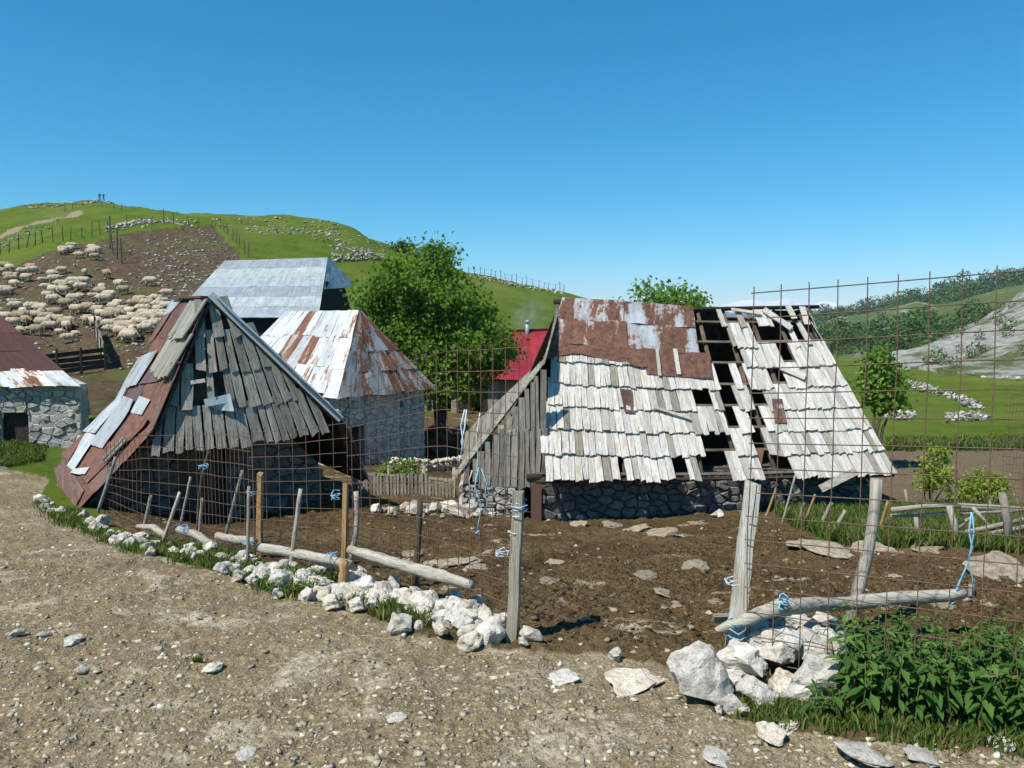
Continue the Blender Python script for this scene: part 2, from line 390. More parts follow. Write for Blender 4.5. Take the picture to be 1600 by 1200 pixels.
def zg(x, y, detail=True, ret=False):
    x = np.asarray(x, dtype=float); y = np.asarray(y, dtype=float)
    u = x / y; v = np.log(y)
    cv = np.interp(u, CREST_U, CREST_V)
    vv = np.minimum(v, cv)
    z = CAMZ + slope(u, vv) * np.exp(vv)
    over = np.maximum(y - np.exp(cv), 0)
    z = z - over * .10 - np.where(over > 0, 25 * (1 - np.exp(-(over / 90) ** 2)), 0)
    z = np.maximum(z, np.where(y > 150, -14, -50))
    if not detail and not ret: return z
    rd, yd, pn, pl, tr = zones(x, y, z)
    if detail:
        nf = np.clip((30 - y) / 10, 0, 1)
        grass = ~(rd | yd | pn | pl)
        z = z + rd * nf * (fbm(x * 1.3, y * 1.3, 3, 21) * .05 + np.abs(fbm(x * 5, y * 5, 4, 22)) * .05 + fbm(x * 16, y * 16, 2, 24) * .012)
        cl = fbm(x * 4.2, y * 4.2, 4, 31)
        z = z + yd * nf * (fbm(x * 1.0, y * 1.0, 2, 30) * .07 + np.abs(cl) * .10 - .02 + np.abs(fbm(x * 11, y * 11, 3, 33)) * .055)
        z = z + pl * fbm(x * 2.5, y * 4.5, 3, 41) * .10
        z = z + pn * (fbm(x * .5, y * .5, 4, 51) * .35)
        z = z + grass * (fbm(x * .8, y * .8, 3, 61) * .06 * np.clip(y / 15, 0.3, 1) + fbm(x * .09, y * .09, 4, 62) * 1.1 * np.clip((y - 50) / 60, 0, 1))
    if ret: return z, rd, yd, pn, pl, tr
    return z
def G1(x, y): return float(zg(np.array([x]), np.array([y]))[0])
_YS = np.exp(np.linspace(math.log(3), math.log(230), 700))
def gp(px, py, ymin=3.0):
    """First point of the ground along the sight line through a picture point."""
    a = P(px, py, 1.0); xs = a.x * _YS; zs = CAMZ + (a.z - CAMZ) * _YS
    g = zg(xs, _YS, False); h = (zs <= g) & (_YS >= ymin)
    i = int(np.argmax(h)) if h.any() else len(_YS) - 1
    Y = _YS[i]
    return Vector((a.x * Y, Y, G1(a.x * Y, Y)))

uu = np.concatenate([np.linspace(-1.9, -.76, 40, endpoint=False), np.linspace(-.76, .76, 600, endpoint=False), np.linspace(.76, 1.9, 41)])
vv_ = np.concatenate([np.linspace(math.log(1.0), math.log(4.0), 40, endpoint=False), np.linspace(math.log(4.0), math.log(13), 330, endpoint=False),
                      np.linspace(math.log(13), math.log(40), 120, endpoint=False), np.linspace(math.log(40), math.log(200), 170, endpoint=False), np.linspace(math.log(200), math.log(2500), 40)])
UU, VV = np.meshgrid(uu, vv_)
GY = np.exp(VV).ravel(); GX = (UU * np.exp(VV)).ravel()
GZ, rd, yd, pn, pl, tr = zg(GX, GY, True, True)
nu = len(uu); nv = len(vv_)
ii = np.arange(nu * nv).reshape(nv, nu)
F = np.stack([ii[:-1, :-1].ravel(), ii[:-1, 1:].ravel(), ii[1:, 1:].ravel(), ii[1:, :-1].ravel()], 1)
gme = mesh_np('ground', np.stack([GX, GY, GZ], 1), F, True)
for nm, arr in (('road', rd), ('yard', yd | rd), ('pen', pn), ('plough', pl), ('track', tr)):
    a = gme.attributes.new(nm, 'FLOAT', 'POINT'); a.data.foreach_set('value', arr.astype(np.float32))
t = NT('ground'); pos = t.tc.outputs['Object']
n1 = t.noise(pos, .22, 5, .6); n2 = t.noise(pos, 2.3, 5, .65); n3 = t.noise(pos, 14, 4, .7); n4 = t.noise(pos, .05, 4, .6)
grass = t.ramp(n2, [(.3, (.034, .064, .010)), (.5, (.066, .112, .016)), (.7, (.12, .16, .026))])
grass = t.mix(t.ramp(n1, [(.40, 0), (.65, 1)]), grass, t.mix(n2, (.085, .122, .016), (.13, .155, .028)))
grass = t.mix(t.math('MULTIPLY', t.ramp(n4, [(.45, 0), (.7, 1)]), .5), grass, (.14, .17, .05))
n5 = t.noise(pos, 48, 4, .75); vo = t.voro(pos, 9); vo2 = t.voro(pos, 23)
road = t.ramp(n3, [(.25, (.135, .098, .052)), (.5, (.245, .188, .105)), (.75, (.39, .315, .19))])
road = t.mix(t.math('MULTIPLY', t.ramp(n2, [(.42, 0), (.62, 1)]), .55), road, (.17, .132, .09))
road = t.mix(t.math('MULTIPLY', t.ramp(n1, [(.50, 0), (.66, 1)]), .6), road, (.42, .36, .24))
peb = t.math('MULTIPLY', t.ramp(vo2, [(.20, 1), (.30, 0)]), t.ramp(n2, [(.40, .2), (.6, 1)]))
road = t.mix(t.math('MULTIPLY', peb, .6), road, (.45, .42, .35))
road = t.mix(t.ramp(n5, [(.36, .75), (.5, 0)]), road, (.10, .075, .045))
road = t.mix(t.ramp(n5, [(.56, 0), (.66, .7)]), road, (.48, .41, .275))
wb = t.noise(t.map(pos, (1, 1.8, 1)), .9, 6, .72, .5)
road = t.mix(t.math('MULTIPLY', t.ramp(wb, [(.53, 0), (.63, 1)]), t.ramp(n3, [(.35, .15), (.6, .95)])), road, (.50, .445, .33))
road = t.mix(t.math('MULTIPLY', t.ramp(t.noise(pos, 5, 5, .7), [(.30, 1), (.42, 0)]), .7), road, (.085, .06, .036))
yard = t.ramp(n3, [(.28, (.042, .028, .013)), (.5, (.118, .079, .037)), (.74, (.23, .162, .084))])
yard = t.mix(t.ramp(n5, [(.40, .85), (.52, 0)]), yard, (.022, .014, .007))
yard = t.mix(t.math('MULTIPLY', t.ramp(t.noise(pos, .8, 4, .6), [(.48, 0), (.62, 1)]), .6), yard, (.04, .027, .014))
yard = t.mix(t.ramp(n5, [(.56, 0), (.68, .6)]), yard, (.24, .17, .09))
yard = t.mix(t.math('MULTIPLY', t.ramp(n1, [(.42, 0), (.62, 1)]), .5), yard, (.15, .105, .056))
yard = t.mix(t.ramp(t.noise(t.map(pos, (.7, 1.5, 1)), 1.1, 5, .7, .4), [(.60, 0), (.66, .85)]), yard, (.44, .36, .24))
pen = t.ramp(n2, [(.3, (.052, .036, .024)), (.55, (.10, .073, .048)), (.75, (.17, .13, .09))])
pen = t.mix(t.math('MULTIPLY', t.ramp(n1, [(.50, 0), (.64, 1)]), .7), pen, (.085, .10, .03))
pln = t.ramp(n3, [(.3, (.10, .072, .046)), (.7, (.21, .16, .105))])
trk = t.mix(n2, (.19, .15, .09), (.30, .25, .17))
c = grass
for nm, cc in (('pen', pen), ('plough', pln), ('track', trk), ('yard', yard), ('road', road)): c = t.mix(t.attr(nm), c, cc)
hgt = t.math('ADD', t.math('ADD', t.math('MULTIPLY', n5, .25), t.math('MULTIPLY', n3, .6)), t.math('ADD', n2, t.math('MULTIPLY', peb, .25)))
t.bump(hgt, 1.0, .06); t.col(c, 1.0, 0, .0)
ground = put('ground', gme, None, None, t.m); ground['kind'] = 'structure'

# ------------------------------------------------------------------ hills beyond the valley and far mountains
def hill(name, crest, foot, mat, nx=160, ny=40, amp=2.0, fr=.03, ca=0.0, seed=0, back=1.25):
    cx = np.array([c[0] for c in crest], float); xs = np.linspace(cx[0], cx[-1], nx)
    cw = np.array([P(*c) for c in crest]); fw = np.array([P(*c) for c in foot])
    fx = np.array([c[0] for c in foot], float)
    T = np.concatenate([np.linspace(0, 1, ny), np.linspace(1.12, back, 5)])
    V = []
    for tt in T:
        a = np.stack([np.interp(xs, fx, fw[:, k]) for k in range(3)], 1); b = np.stack([np.interp(xs, cx, cw[:, k]) for k in range(3)], 1)
        if tt <= 1:
            p = a + (b - a) * tt; p[:, 2] = a[:, 2] + (b[:, 2] - a[:, 2]) * (tt ** 1.15)
        else:
            p = b + (b - a) * (tt - 1) * 2; p[:, 2] = b[:, 2] - (b[:, 2] - a[:, 2]) * (tt - 1) * 2.5
        n = fbm(p[:, 0] * fr, p[:, 1] * fr, 5, seed) * amp * min(1, tt * 3)
        if ca: n = n + ca * (np.abs(fbm(xs * .035, xs * 0 + 3, 5, seed + 5)) * min(tt, 1) ** 2)
        p[:, 2] += n
        if tt == 0: p[:, 2] -= 9
        V.append(p)
    V = np.concatenate(V); m = len(T); I = np.arange(m * nx).reshape(m, nx)
    F = np.stack([I[:-1, :-1].ravel(), I[:-1, 1:].ravel(), I[1:, 1:].ravel(), I[1:, :-1].ravel()], 1)
    o = put(name, mesh_np(name, V, F, True), None, None, mat); o['kind'] = 'structure'
    return V.reshape(m, nx, 3)
def m_hill(name, rock_lo, rock_hi, sc, rocky, g1, g2):
    t = NT(name); p = t.tc.outputs['Object']
    a = t.noise(t.map(p, (1, 1, 2.2)), sc, 6, .7, .4); b = t.noise(p, sc * 5, 5, .7); e = t.noise(p, sc * .25, 4, .6)
    gr = t.mix(b, g1, g2); rk = t.ramp(b, [(.3, rock_lo), (.65, rock_hi)])
    k = t.math('ADD', t.math('MULTIPLY', a, .6), t.math('MULTIPLY', e, .4))
    c = t.mix(t.ramp(k, [(rocky - .03, 0), (rocky + .05, 1)]), gr, rk)
    t.bump(t.math('ADD', a, b), .9, 2.0); return t.col(c, .95, 0, .1)
MH1 = m_hill('rocky_slope', (.22, .21, .18), (.46, .45, .41), .12, .46, (.075, .10, .03), (.15, .165, .065))
MH2 = m_hill('bushy_slope', (.20, .20, .18), (.40, .39, .36), .05, .55, (.05, .085, .025), (.11, .14, .045))
MH3 = m_hill('wooded_ridge', (.05, .075, .03), (.07, .09, .04), .03, .8, (.028, .055, .02), (.05, .085, .028))
t = NT('far_mountain'); p = t.tc.outputs['Object']
a = t.noise(t.map(p, (1, 1, 1.6)), .006, 6, .7, .5)
zz = t.n('ShaderNodeSeparateXYZ'); t.l(p, zz.inputs[0])
k = t.math('ADD', t.math('MULTIPLY', zz.outputs[2], .006), t.math('MULTIPLY', a, .9))
c = t.mix(t.ramp(k, [(.78, 0), (.86, 1)]), (.10, .12, .13), (.62, .65, .70)); t.bump(a, 1, 60); MH4 = t.col(c, .95)
H1 = hill('rocky_hillside', [(1385, 560, 150), (1440, 546, 165), (1500, 513, 180), (1560, 480, 190), (1600, 455, 195), (1750, 375, 200), (2300, 300, 200)],
     [(1385, 572, 140), (1450, 574, 122), (1520, 588, 106), (1600, 598, 97), (1750, 610, 88), (2300, 632, 82)], MH1, 220, 70, 2.6, .06, 0, 3)
H2 = hill('bushy_hillside', [(1200, 530, 430), (1285, 507, 400), (1330, 497, 390), (1380, 488, 380), (1430, 478, 370), (1465, 484, 365), (1500, 472, 360), (1600, 440, 340), (1800, 380, 330), (2300, 300, 320)],
     [(1200, 562, 300), (1285, 560, 270), (1350, 558, 255), (1450, 560, 235), (1600, 562, 225), (1800, 562, 215), (2000, 562, 215), (2100, 562, 215), (2200, 562, 215), (2300, 562, 215)], MH2, 220, 60, 6, .022, 0, 7)
H3 = hill('wooded_ridge', [(1000, 520, 980), (1150, 508, 950), (1250, 499, 850), (1300, 494, 800), (1340, 486, 760), (1380, 475, 740), (1440, 459, 720), (1500, 447, 700), (1560, 442, 690), (1600, 431, 680), (1800, 390, 680), (2300, 350, 680)],
     [(1000, 545, 700), (1150, 545, 700), (1300, 545, 560), (1600, 545, 480), (2300, 545, 480)], MH3, 200, 40, 8, .012, 0, 9)
hill('far_mountain', [(850, 492, 3900), (1000, 490, 3900), (1060, 486, 3900), (1110, 480, 3900), (1140, 471, 3900), (1175, 466, 3900), (1205, 471, 3900), (1228, 466, 3900), (1250, 469, 3900), (1268, 476, 3900), (1285, 473, 3900), (1305, 474, 3900), (1325, 483, 3900), (1400, 491, 3900), (1700, 480, 3900), (2300, 470, 3900)],
     [(850, 515, 2900), (1400, 515, 2900), (2300, 515, 2900)], MH4, 260, 40, 26, .0035, 10, 13)

# ------------------------------------------------------------------ leaves, rocks: shared builders
def leaf_cards(cent, size, nrm=None, up=.35, rs=nrg, fold=.25):
    """One folded four-point leaf at every centre; returns verts, quads, random per vertex."""
    n = len(cent); cent = np.asarray(cent, float)
    d = rs.normal(size=(n, 3)); d[:, 2] += up
    if nrm is not None: d += np.asarray(nrm) * 1.0
    d /= np.linalg.norm(d, axis=1, keepdims=True)
    a = np.cross(d, rs.normal(size=(n, 3))); a /= np.linalg.norm(a, axis=1, keepdims=True)
    b = np.cross(d, a); s = (np.asarray(size) * rs.uniform(.65, 1.25, n))[:, None]
    v = np.stack([cent - a * s * .55, cent + b * s * .38 + d * s * fold * .5, cent + a * s * .55, cent - b * s * .38 + d * s * fold * .5], 1).reshape(-1, 3)
    f = np.arange(n * 4).reshape(n, 4)
    return v, f, np.repeat(rs.uniform(0, 1, n), 4)
def crown_points(c, r, nclump, per, rs=nrg, clump_r=.3, shell=.62, squash=.85):
    c = np.asarray(c); r = np.asarray(r); out = []; nn = []
    while len(out) < nclump:
        q = rs.normal(size=3); q /= np.linalg.norm(q); rad = rs.uniform(shell, 1) if rs.uniform() < .8 else rs.uniform(.15, shell)
        w = 1 + .16 * math.sin(3 * q[0] * 2 + q[2] * 5) + .10 * math.sin(7 * q[1] + 4 * q[0])
        if q[2] < -.55: continue
        p = c + q * r * rad * w; out.append((p, q))
    P_ = []; N_ = []
    for p, q in out:
        k = int(per * rs.uniform(.6, 1.4)); g = rs.normal(size=(k, 3)) * clump_r * np.array([1, 1, squash]) * rs.uniform(.6, 1.2)
        P_.append(p + g); N_.append(np.repeat(q[None] * .6, k, 0))
    return np.concatenate(P_), np.concatenate(N_), [o[0] for o in out]
def tree(name, base, crowns, label, cat, mat, leaf, stems=5, trunk_r=.13, nclump=150, per=60, clump_r=.3, group=None, seed=1):
    rs = np.random.default_rng(seed); root = thing(name, base, label, cat, group)
    vs = []; fs = []; rr = []; tips = []; b = 0
    tot = sum(np.prod(c[1]) ** .66 for c in crowns)
    for cc, r in crowns:
        pts, nn, cl = crown_points(cc, r, max(6, int(nclump * np.prod(r) ** .66 / tot)), per, rs, clump_r)
        v, f, q = leaf_cards(pts, leaf, nn, .3, rs)
        vs.append(v); fs.append(f + b); b += len(v); cn = np.repeat(fbm(pts[:, 0] * 1.1 + pts[:, 2], pts[:, 1] * 1.1 - pts[:, 2] * .7, 3, seed), 4); rr.append(np.clip(q * .55 + .25 + cn * .55, 0, 1)); tips += cl
    put('crown', mesh_np('crown', np.concatenate(vs), np.concatenate(fs), False, np.concatenate(rr)), root, None, mat)
    m = MB(); base = Vector(base); c0 = Vector(np.mean([c[0] for c in crowns], 0))
    for k in range(stems):
        tg = Vector(tips[int(rs.integers(len(tips)))]); mid = base.lerp(c0, .45) + Vector(rs.normal(size=3) * .15)
        st = base + Vector((rs.normal() * trunk_r * .8, rs.normal() * trunk_r * .8, -.15))
        if stems == 1: st = base + Vector((0, 0, -.1))
        p2 = mid.lerp(tg, .5) + Vector((0, 0, .15))
        m.tube([st, st.lerp(mid, .5) + Vector(rs.normal(size=3) * .05), mid, p2, tg], [trunk_r, trunk_r * .85, trunk_r * .65, trunk_r * .35, .012], 7, .08)
    m.build('trunk', BARK, root, True)
    m = MB()
    for k in range(min(60, len(tips) // 2)):
        tg = Vector(tips[int(rs.integers(len(tips)))]); s0 = base.lerp(c0, rs.uniform(.55, 1.0))
        m.tube([s0, s0.lerp(tg, .5) + Vector(rs.normal(size=3) * .12), tg], [trunk_r * .28, trunk_r * .16, .008], 5)
    m.build('limbs', BARK, root, True)
    return root
def rock_mesh(seed, sub=2, n=12, rough=.10, flat=1.0):
    rs = random.Random(seed); bm = bmesh.new()
    for i in range(n):
        v = Vector((rs.gauss(0, 1), rs.gauss(0, 1), rs.gauss(0, 1))).normalized() * rs.uniform(.42, .56)
        v.z *= flat; bm.verts.new(v)
    bmesh.ops.convex_hull(bm, input=bm.verts)
    for v in [v for v in bm.verts if not v.link_faces]: bm.verts.remove(v)
    if sub:
        bmesh.ops.bevel(bm, geom=bm.edges[:], offset=.03, segments=1, affect='EDGES', clamp_overlap=True)
        bmesh.ops.triangulate(bm, faces=bm.faces[:])
        for _ in range(sub - 1): bmesh.ops.subdivide_edges(bm, edges=[e for e in bm.edges if e.calc_length() > .16], cuts=1, use_grid_fill=True)
        bmesh.ops.triangulate(bm, faces=bm.faces[:])
        o = Vector((seed * 3.1, seed * 1.7, 0))
        for v in bm.verts:
            v.co += v.co.normalized() * (mnoise.noise(v.co * 3.2 + o) * rough + mnoise.noise(v.co * 9 + o) * rough * .4)
    me = bpy.data.meshes.new('rock'); bm.to_mesh(me); bm.free()
    if sub > 1:
        for p in me.polygons: p.use_smooth = False
    return me
ROCKS = [rock_mesh(i, 2, 12 + i % 5, .09) for i in range(9)]
BIGROCKS = [rock_mesh(40 + i, 3, 15 + i % 4, .12) for i in range(6)]
for r in ROCKS + BIGROCKS: r.materials.append(S_LIME)
LOWROCK = []
for i in range(8):
    me = rock_mesh(90 + i, 0, 6 + i % 3); bm = bmesh.new(); bm.from_mesh(me); bmesh.ops.triangulate(bm, faces=bm.faces[:])
    bm.verts.index_update()
    LOWROCK.append((np.array([v.co[:] for v in bm.verts]), np.array([[v.index for v in f.verts] for f in bm.faces]))); bm.free()
def rock_stuff(name, pts, sizes, mat, label, cat, flat=.55, sink=.25, parent=None, seed=3):
    rs = np.random.default_rng(seed); V = []; Fc = []; Q = []; b = 0
    for p, s in zip(pts, sizes):
        v, f = LOWROCK[int(rs.integers(8))]; a = rs.uniform(0, 6.28); ca, sa = math.cos(a), math.sin(a)
        w = v * np.array([1, rs.uniform(.6, 1), flat * rs.uniform(.7, 1.2)]) * s
        w = np.stack([w[:, 0] * ca - w[:, 1] * sa, w[:, 0] * sa + w[:, 1] * ca, w[:, 2]], 1)
        V.append(w + np.array([p[0], p[1], p[2] + s * flat * (.5 - sink) * .6])); Fc.append(f + b); Q.append(np.full(len(v), rs.uniform())); b += len(v)
    o = put(name, mesh_np(name, np.concatenate(V), np.concatenate(Fc), False, np.concatenate(Q)), parent, None, mat)
    o['kind'] = 'stuff'
    if parent is None: props(o, label, cat)
    return o
def m_rnd(name, stops, sc=7):
    t = NT(name); g = t.noise(t.tc.outputs['Object'], sc, 5, .7)
    c = t.ramp(t.attr('rnd'), stops); c = t.mix(1.0, c, t.ramp(g, [(.3, (.62, .60, .56)), (.65, (1.1, 1.1, 1.08))]), 'MULTIPLY')
    t.bump(g, .6, .03); return t.col(c, .92, 0, .2)
ST_ROAD = m_rnd('gravel_stone', [(0, (.22, .18, .125)), (.5, (.34, .29, .21)), (.85, (.48, .43, .33)), (1, (.66, .62, .53))])
ST_YARD = m_rnd('yard_stone', [(0, (.10, .075, .05)), (.5, (.22, .175, .12)), (1, (.48, .41, .31))])
ST_HILL = m_rnd('field_stone', [(0, (.20, .18, .15)), (.5, (.34, .32, .28)), (1, (.54, .53, .49))], 2)
ST_CLOD = m_rnd('soil_clod', [(0, (.02, .013, .007)), (.6, (.06, .04, .02)), (1, (.20, .14, .075))])
def scatter_px(poly, n, rs, ymin=3):
    xs = [p[0] for p in poly]; ys = [p[1] for p in poly]; out = []
    while len(out) < n:
        a = rs.uniform(min(xs), max(xs), n * 2); b = rs.uniform(min(ys), max(ys), n * 2); k = inpoly(a, b, poly)
        out += list(zip(a[k], b[k]))
    return out[:n]
def gp_many(pxs, ymin=3.0):
    """Ground points along many sight lines at once."""
    pxs = np.array(pxs, float); n = len(pxs); Y = np.full(n, ymin); done = np.zeros(n, bool); res = np.full(n, 220.0)
    x = (pxs[:, 0] - 800) / FPX; y = (600 - pxs[:, 1]) / FPX; f = cp + y * sp; X = x / f; Z = (-sp + y * cp) / f
    for Yk in np.exp(np.linspace(math.log(ymin), math.log(220), 300)):
        g = zg(X * Yk, np.full(n, Yk), False); h = (CAMZ + Z * Yk <= g) & ~done
        res[h] = Yk; done |= h
        if done.all(): break
    return np.stack([X * res, res, zg(X * res, res)], 1)

# woods and bushes on the far slopes: masses nobody could count
def wood_stuff(name, V, n, hgt, keep, label, mat, seed, leaves=26, sz=.34):
    rs = np.random.default_rng(seed); pts = []; S = []
    m, nx, _ = V.shape
    while len(pts) < n:
        i = rs.uniform(0, m - 6); j = rs.uniform(0, nx - 2); p = V[int(i), int(j)] + (V[int(i) + 1, int(j) + 1] - V[int(i), int(j)]) * rs.uniform(0, 1)
        px, py = proj(p)
        if px < 1180 or px > 1720: continue
        if rs.uniform() > keep(px, py, p): continue
        pts.append(p); S.append(hgt * rs.uniform(.5, 1.3))
    C_ = []; Z_ = []; 
    for p, s in zip(pts, S):
        g = rs.normal(size=(leaves, 3)); g /= np.linalg.norm(g, axis=1, keepdims=True); g *= rs.uniform(.5, 1, (leaves, 1))
        C_.append(p + np.array([0, 0, s * .45]) + g * s * np.array([.5, .5, .55])); Z_.append(np.full(leaves, s * sz))
    v, f, q = leaf_cards(np.concatenate(C_), np.concatenate(Z_), None, .9, rs)
    o = put(name, mesh_np(name, v, f, False, q), None, None, mat); props(o, label, 'trees', None, 'stuff')
wood_stuff('far_wood', H3, 1700, 11, lambda x, y, p: 1.0, 'dark green wood covering the far ridge above the valley', L_WOOD, 1, 75, .16)
wood_stuff('hillside_thicket', H2, 430, 7, lambda x, y, p: max(0, min(1, 3.2 * (float(fbm(np.array([p[0] * .018]), np.array([p[1] * .018]), 3, 4)[0]) + .12))), 'green thickets in clumps on the rocky valley side', L_WOOD, 2, 90, .15)
wood_stuff('slope_bushes', H1, 45, 2.3, lambda x, y, p: max(0, min(1, 2.2 * (float(fbm(np.array([p[0] * .05]), np.array([p[1] * .05]), 3, 6)[0]) + .1))), 'scattered low bushes on the bare grey scree slope', L_WOOD, 3, 90, .15)

# ------------------------------------------------------------------ building kit
def clip(poly, nx, ny, d):
    """Keep the side nx*x + ny*y <= d of a polygon."""
    out = []
    for i in range(len(poly)):
        a = poly[i]; b = poly[(i + 1) % len(poly)]; da = nx * a[0] + ny * a[1] - d; db = nx * b[0] + ny * b[1] - d
        if da <= 0: out.append(a)
        if da * db < 0:
            q = da / (da - db); out.append((a[0] + (b[0] - a[0]) * q, a[1] + (b[1] - a[1]) * q))
    return out
def stone_wall(root, A, B, pieces, cell, mat, mortar, thick=.35, proud=.05, seed=1, joint=.012):
    """A rubble wall from A to B (world XY, outside on the right hand of A->B reversed), pieces: convex polygons in (metres along, z). Every stone is its own object."""
    rs = np.random.default_rng(seed); A = Vector((A[0], A[1], 0)); B = Vector((B[0], B[1], 0)); ax = (B - A).normalized(); nz = Vector((ax.y, -ax.x, 0))
    W = lambda a, z, dd: Vector((A.x + ax.x * a + nz.x * dd, A.y + ax.y * a + nz.y * dd, z))
    m = MB()
    for pc in pieces:
        n = len(pc); vs = [W(a, z, 0) for a, z in pc] + [W(a, z, -thick) for a, z in pc]
        m.add(vs, [tuple(range(n)), tuple(range(2 * n - 1, n - 1, -1))] + [(i, i + n, (i + 1) % n + n, (i + 1) % n) for i in range(n)])
    core = m.build('wall', mortar, root)
    cw, ch = cell
    for pc in pieces:
        x0 = min(p[0] for p in pc); x1 = max(p[0] for p in pc); z0 = min(p[1] for p in pc); z1 = max(p[1] for p in pc)
        seeds = []; r = 0; z = z0 - ch * .5
        while z < z1 + ch:
            x = x0 - cw * rs.uniform(.2, 1)
            while x < x1 + cw:
                seeds.append((x + rs.uniform(-.42, .42) * cw, z + rs.uniform(-.46, .46) * ch)); x += cw * rs.uniform(.65, 1.35)
            z += ch; r += 1
        S = np.array(seeds); k = cw / ch
        for i, (sx, sz) in enumerate(seeds):
            if not (x0 - cw < sx < x1 + cw and z0 - ch < sz < z1 + ch): continue
            poly = list(pc); dd = (S[:, 0] - sx) ** 2 + ((S[:, 1] - sz) * k) ** 2
            for j in np.argsort(dd)[1:15]:
                ex, ez = S[j, 0] - sx, (S[j, 1] - sz) * k * k
                poly = clip(poly, ex, ez, ex * (S[j, 0] + sx) / 2 + ez * (S[j, 1] + sz) / 2)
                if len(poly) < 3: break
            if len(poly) < 3: continue
            q = []
            for a in poly:
                if not q or (a[0] - q[-1][0]) ** 2 + (a[1] - q[-1][1]) ** 2 > .0006: q.append(a)
            poly = q; n = len(poly)
            if n < 3: continue
            cx = sum(p[0] for p in poly) / n; cz_ = sum(p[1] for p in poly) / n
            w = max(p[0] for p in poly) - min(p[0] for p in poly); h = max(p[1] for p in poly) - min(p[1] for p in poly)
            if w < .05 or h < .04: continue
            s0 = 1 - 2 * joint / min(w, h); s1 = s0 * rs.uniform(.70, .92); pr = proud * rs.choice((.15, .6, 1.0, 1.3, 1.7))
            vs = []
            for sc_, dp in ((s0, -.03), (s0, pr * .55), (s1, pr)):
                for a, zz in poly:
                    vs.append(W(cx + (a - cx) * sc_, cz_ + (zz - cz_) * sc_, dp + rs.uniform(-.3, .3) * pr * (dp > pr * .8)))
            fs = [tuple(2 * n + i for i in range(n))]
            for lv in (0, 1):
                fs += [(lv * n + i, lv * n + n + i, lv * n + n + (i + 1) % n, lv * n + (i + 1) % n)[::-1] for i in range(n)]
            me = bpy.data.meshes.new('stone'); me.from_pydata([tuple(v) for v in vs], [], fs); me.update()
            put('stone', me, core, None, mat)
    return core
def shingle_mesh(seed, t=.022):
    """Unit board: x -.5..-.5 across, y 0..1 up the slope, thickness in z, a ragged lower end."""
    rs = random.Random(seed); nx, ny = 4, 5; vs = []; cup = rs.uniform(-.3, .6)
    for lay in (1, 0):
        for j in range(ny):
            for i in range(nx):
                x = -.5 + i / (nx - 1); y = j / (ny - 1)
                yy = y - (rs.uniform(0, .07) if j == 0 else 0); xx = x * (.94 + .05 * math.sin(y * 5 + seed)) + rs.uniform(-.03, .03)
                zz = (cup * (x * x - .1) + rs.uniform(-.22, .22) + (.6 * (1 - y) ** 3 * rs.uniform(-.3, 1))) + (1 if lay else 0)
                vs.append((xx, yy, zz))
    # top and bottom share x,y jitter
    m = nx * ny
    for k in range(m): vs[m + k] = (vs[k][0], vs[k][1], vs[k][2] - 1)
    fs = [(j * nx + i, j * nx + i + 1, (j + 1) * nx + i + 1, (j + 1) * nx + i) for j in range(ny - 1) for i in range(nx - 1)]
    fs += [tuple(m + q for q in f[::-1]) for f in fs]
    ring = [i for i in range(nx)] + [j * nx + nx - 1 for j in range(1, ny)] + [(ny - 1) * nx + i for i in range(nx - 2, -1, -1)] + [j * nx for j in range(ny - 2, 0, -1)]
    fs += [(ring[k], m + ring[k], m + ring[(k + 1) % len(ring)], ring[(k + 1) % len(ring)]) for k in range(len(ring))]
    me = bpy.data.meshes.new('shingle'); me.from_pydata(vs, [], fs); me.update(); return me
def shingle_set(mat):
    r = [shingle_mesh(i) for i in range(8)]
    for m in r: m.materials.append(mat)
    return r
SH_BARN = shingle_set(W_BARN); SH_HUT = shingle_set(W_HUT); SH_BOARD = shingle_set(W_BOARD); SH_DARK = shingle_set(W_DARK)
def frame(S, s, t):
    e = .01; p = S(s, t); a = (S(s + e, t) - S(s - e, t)).normalized(); b = (S(s, t + e) - S(s, t - e)).normalized()
    n = a.cross(b).normalized()
    return p, a, b, n
def lay(parent, meshes, S, s, t0, t1, w, name='shingle', lift=(.055, .014), th=.022, rot=0.0, slip=0.0, flip=1):
    pb, a, b, n = frame(S, s, t0); n = n * flip; pt = S(s, t1); pb = pb + n * lift[0] - b * slip; pt = pt + n * lift[1] - b * slip
    y = pt - pb
    if rot: y = y + a * (rot * y.length)
    x = a * w; z = x.cross(y).normalized() * flip * th
    if flip < 0: x = -x; z = x.cross(y).normalized() * th
    M = Matrix.Identity(4); M.col[0] = (*x, 0); M.col[1] = (*y, 0); M.col[2] = (*z, 0); M.col[3] = (*pb, 1)
    return put(name, meshes[rng.randrange(len(meshes))], parent, M)
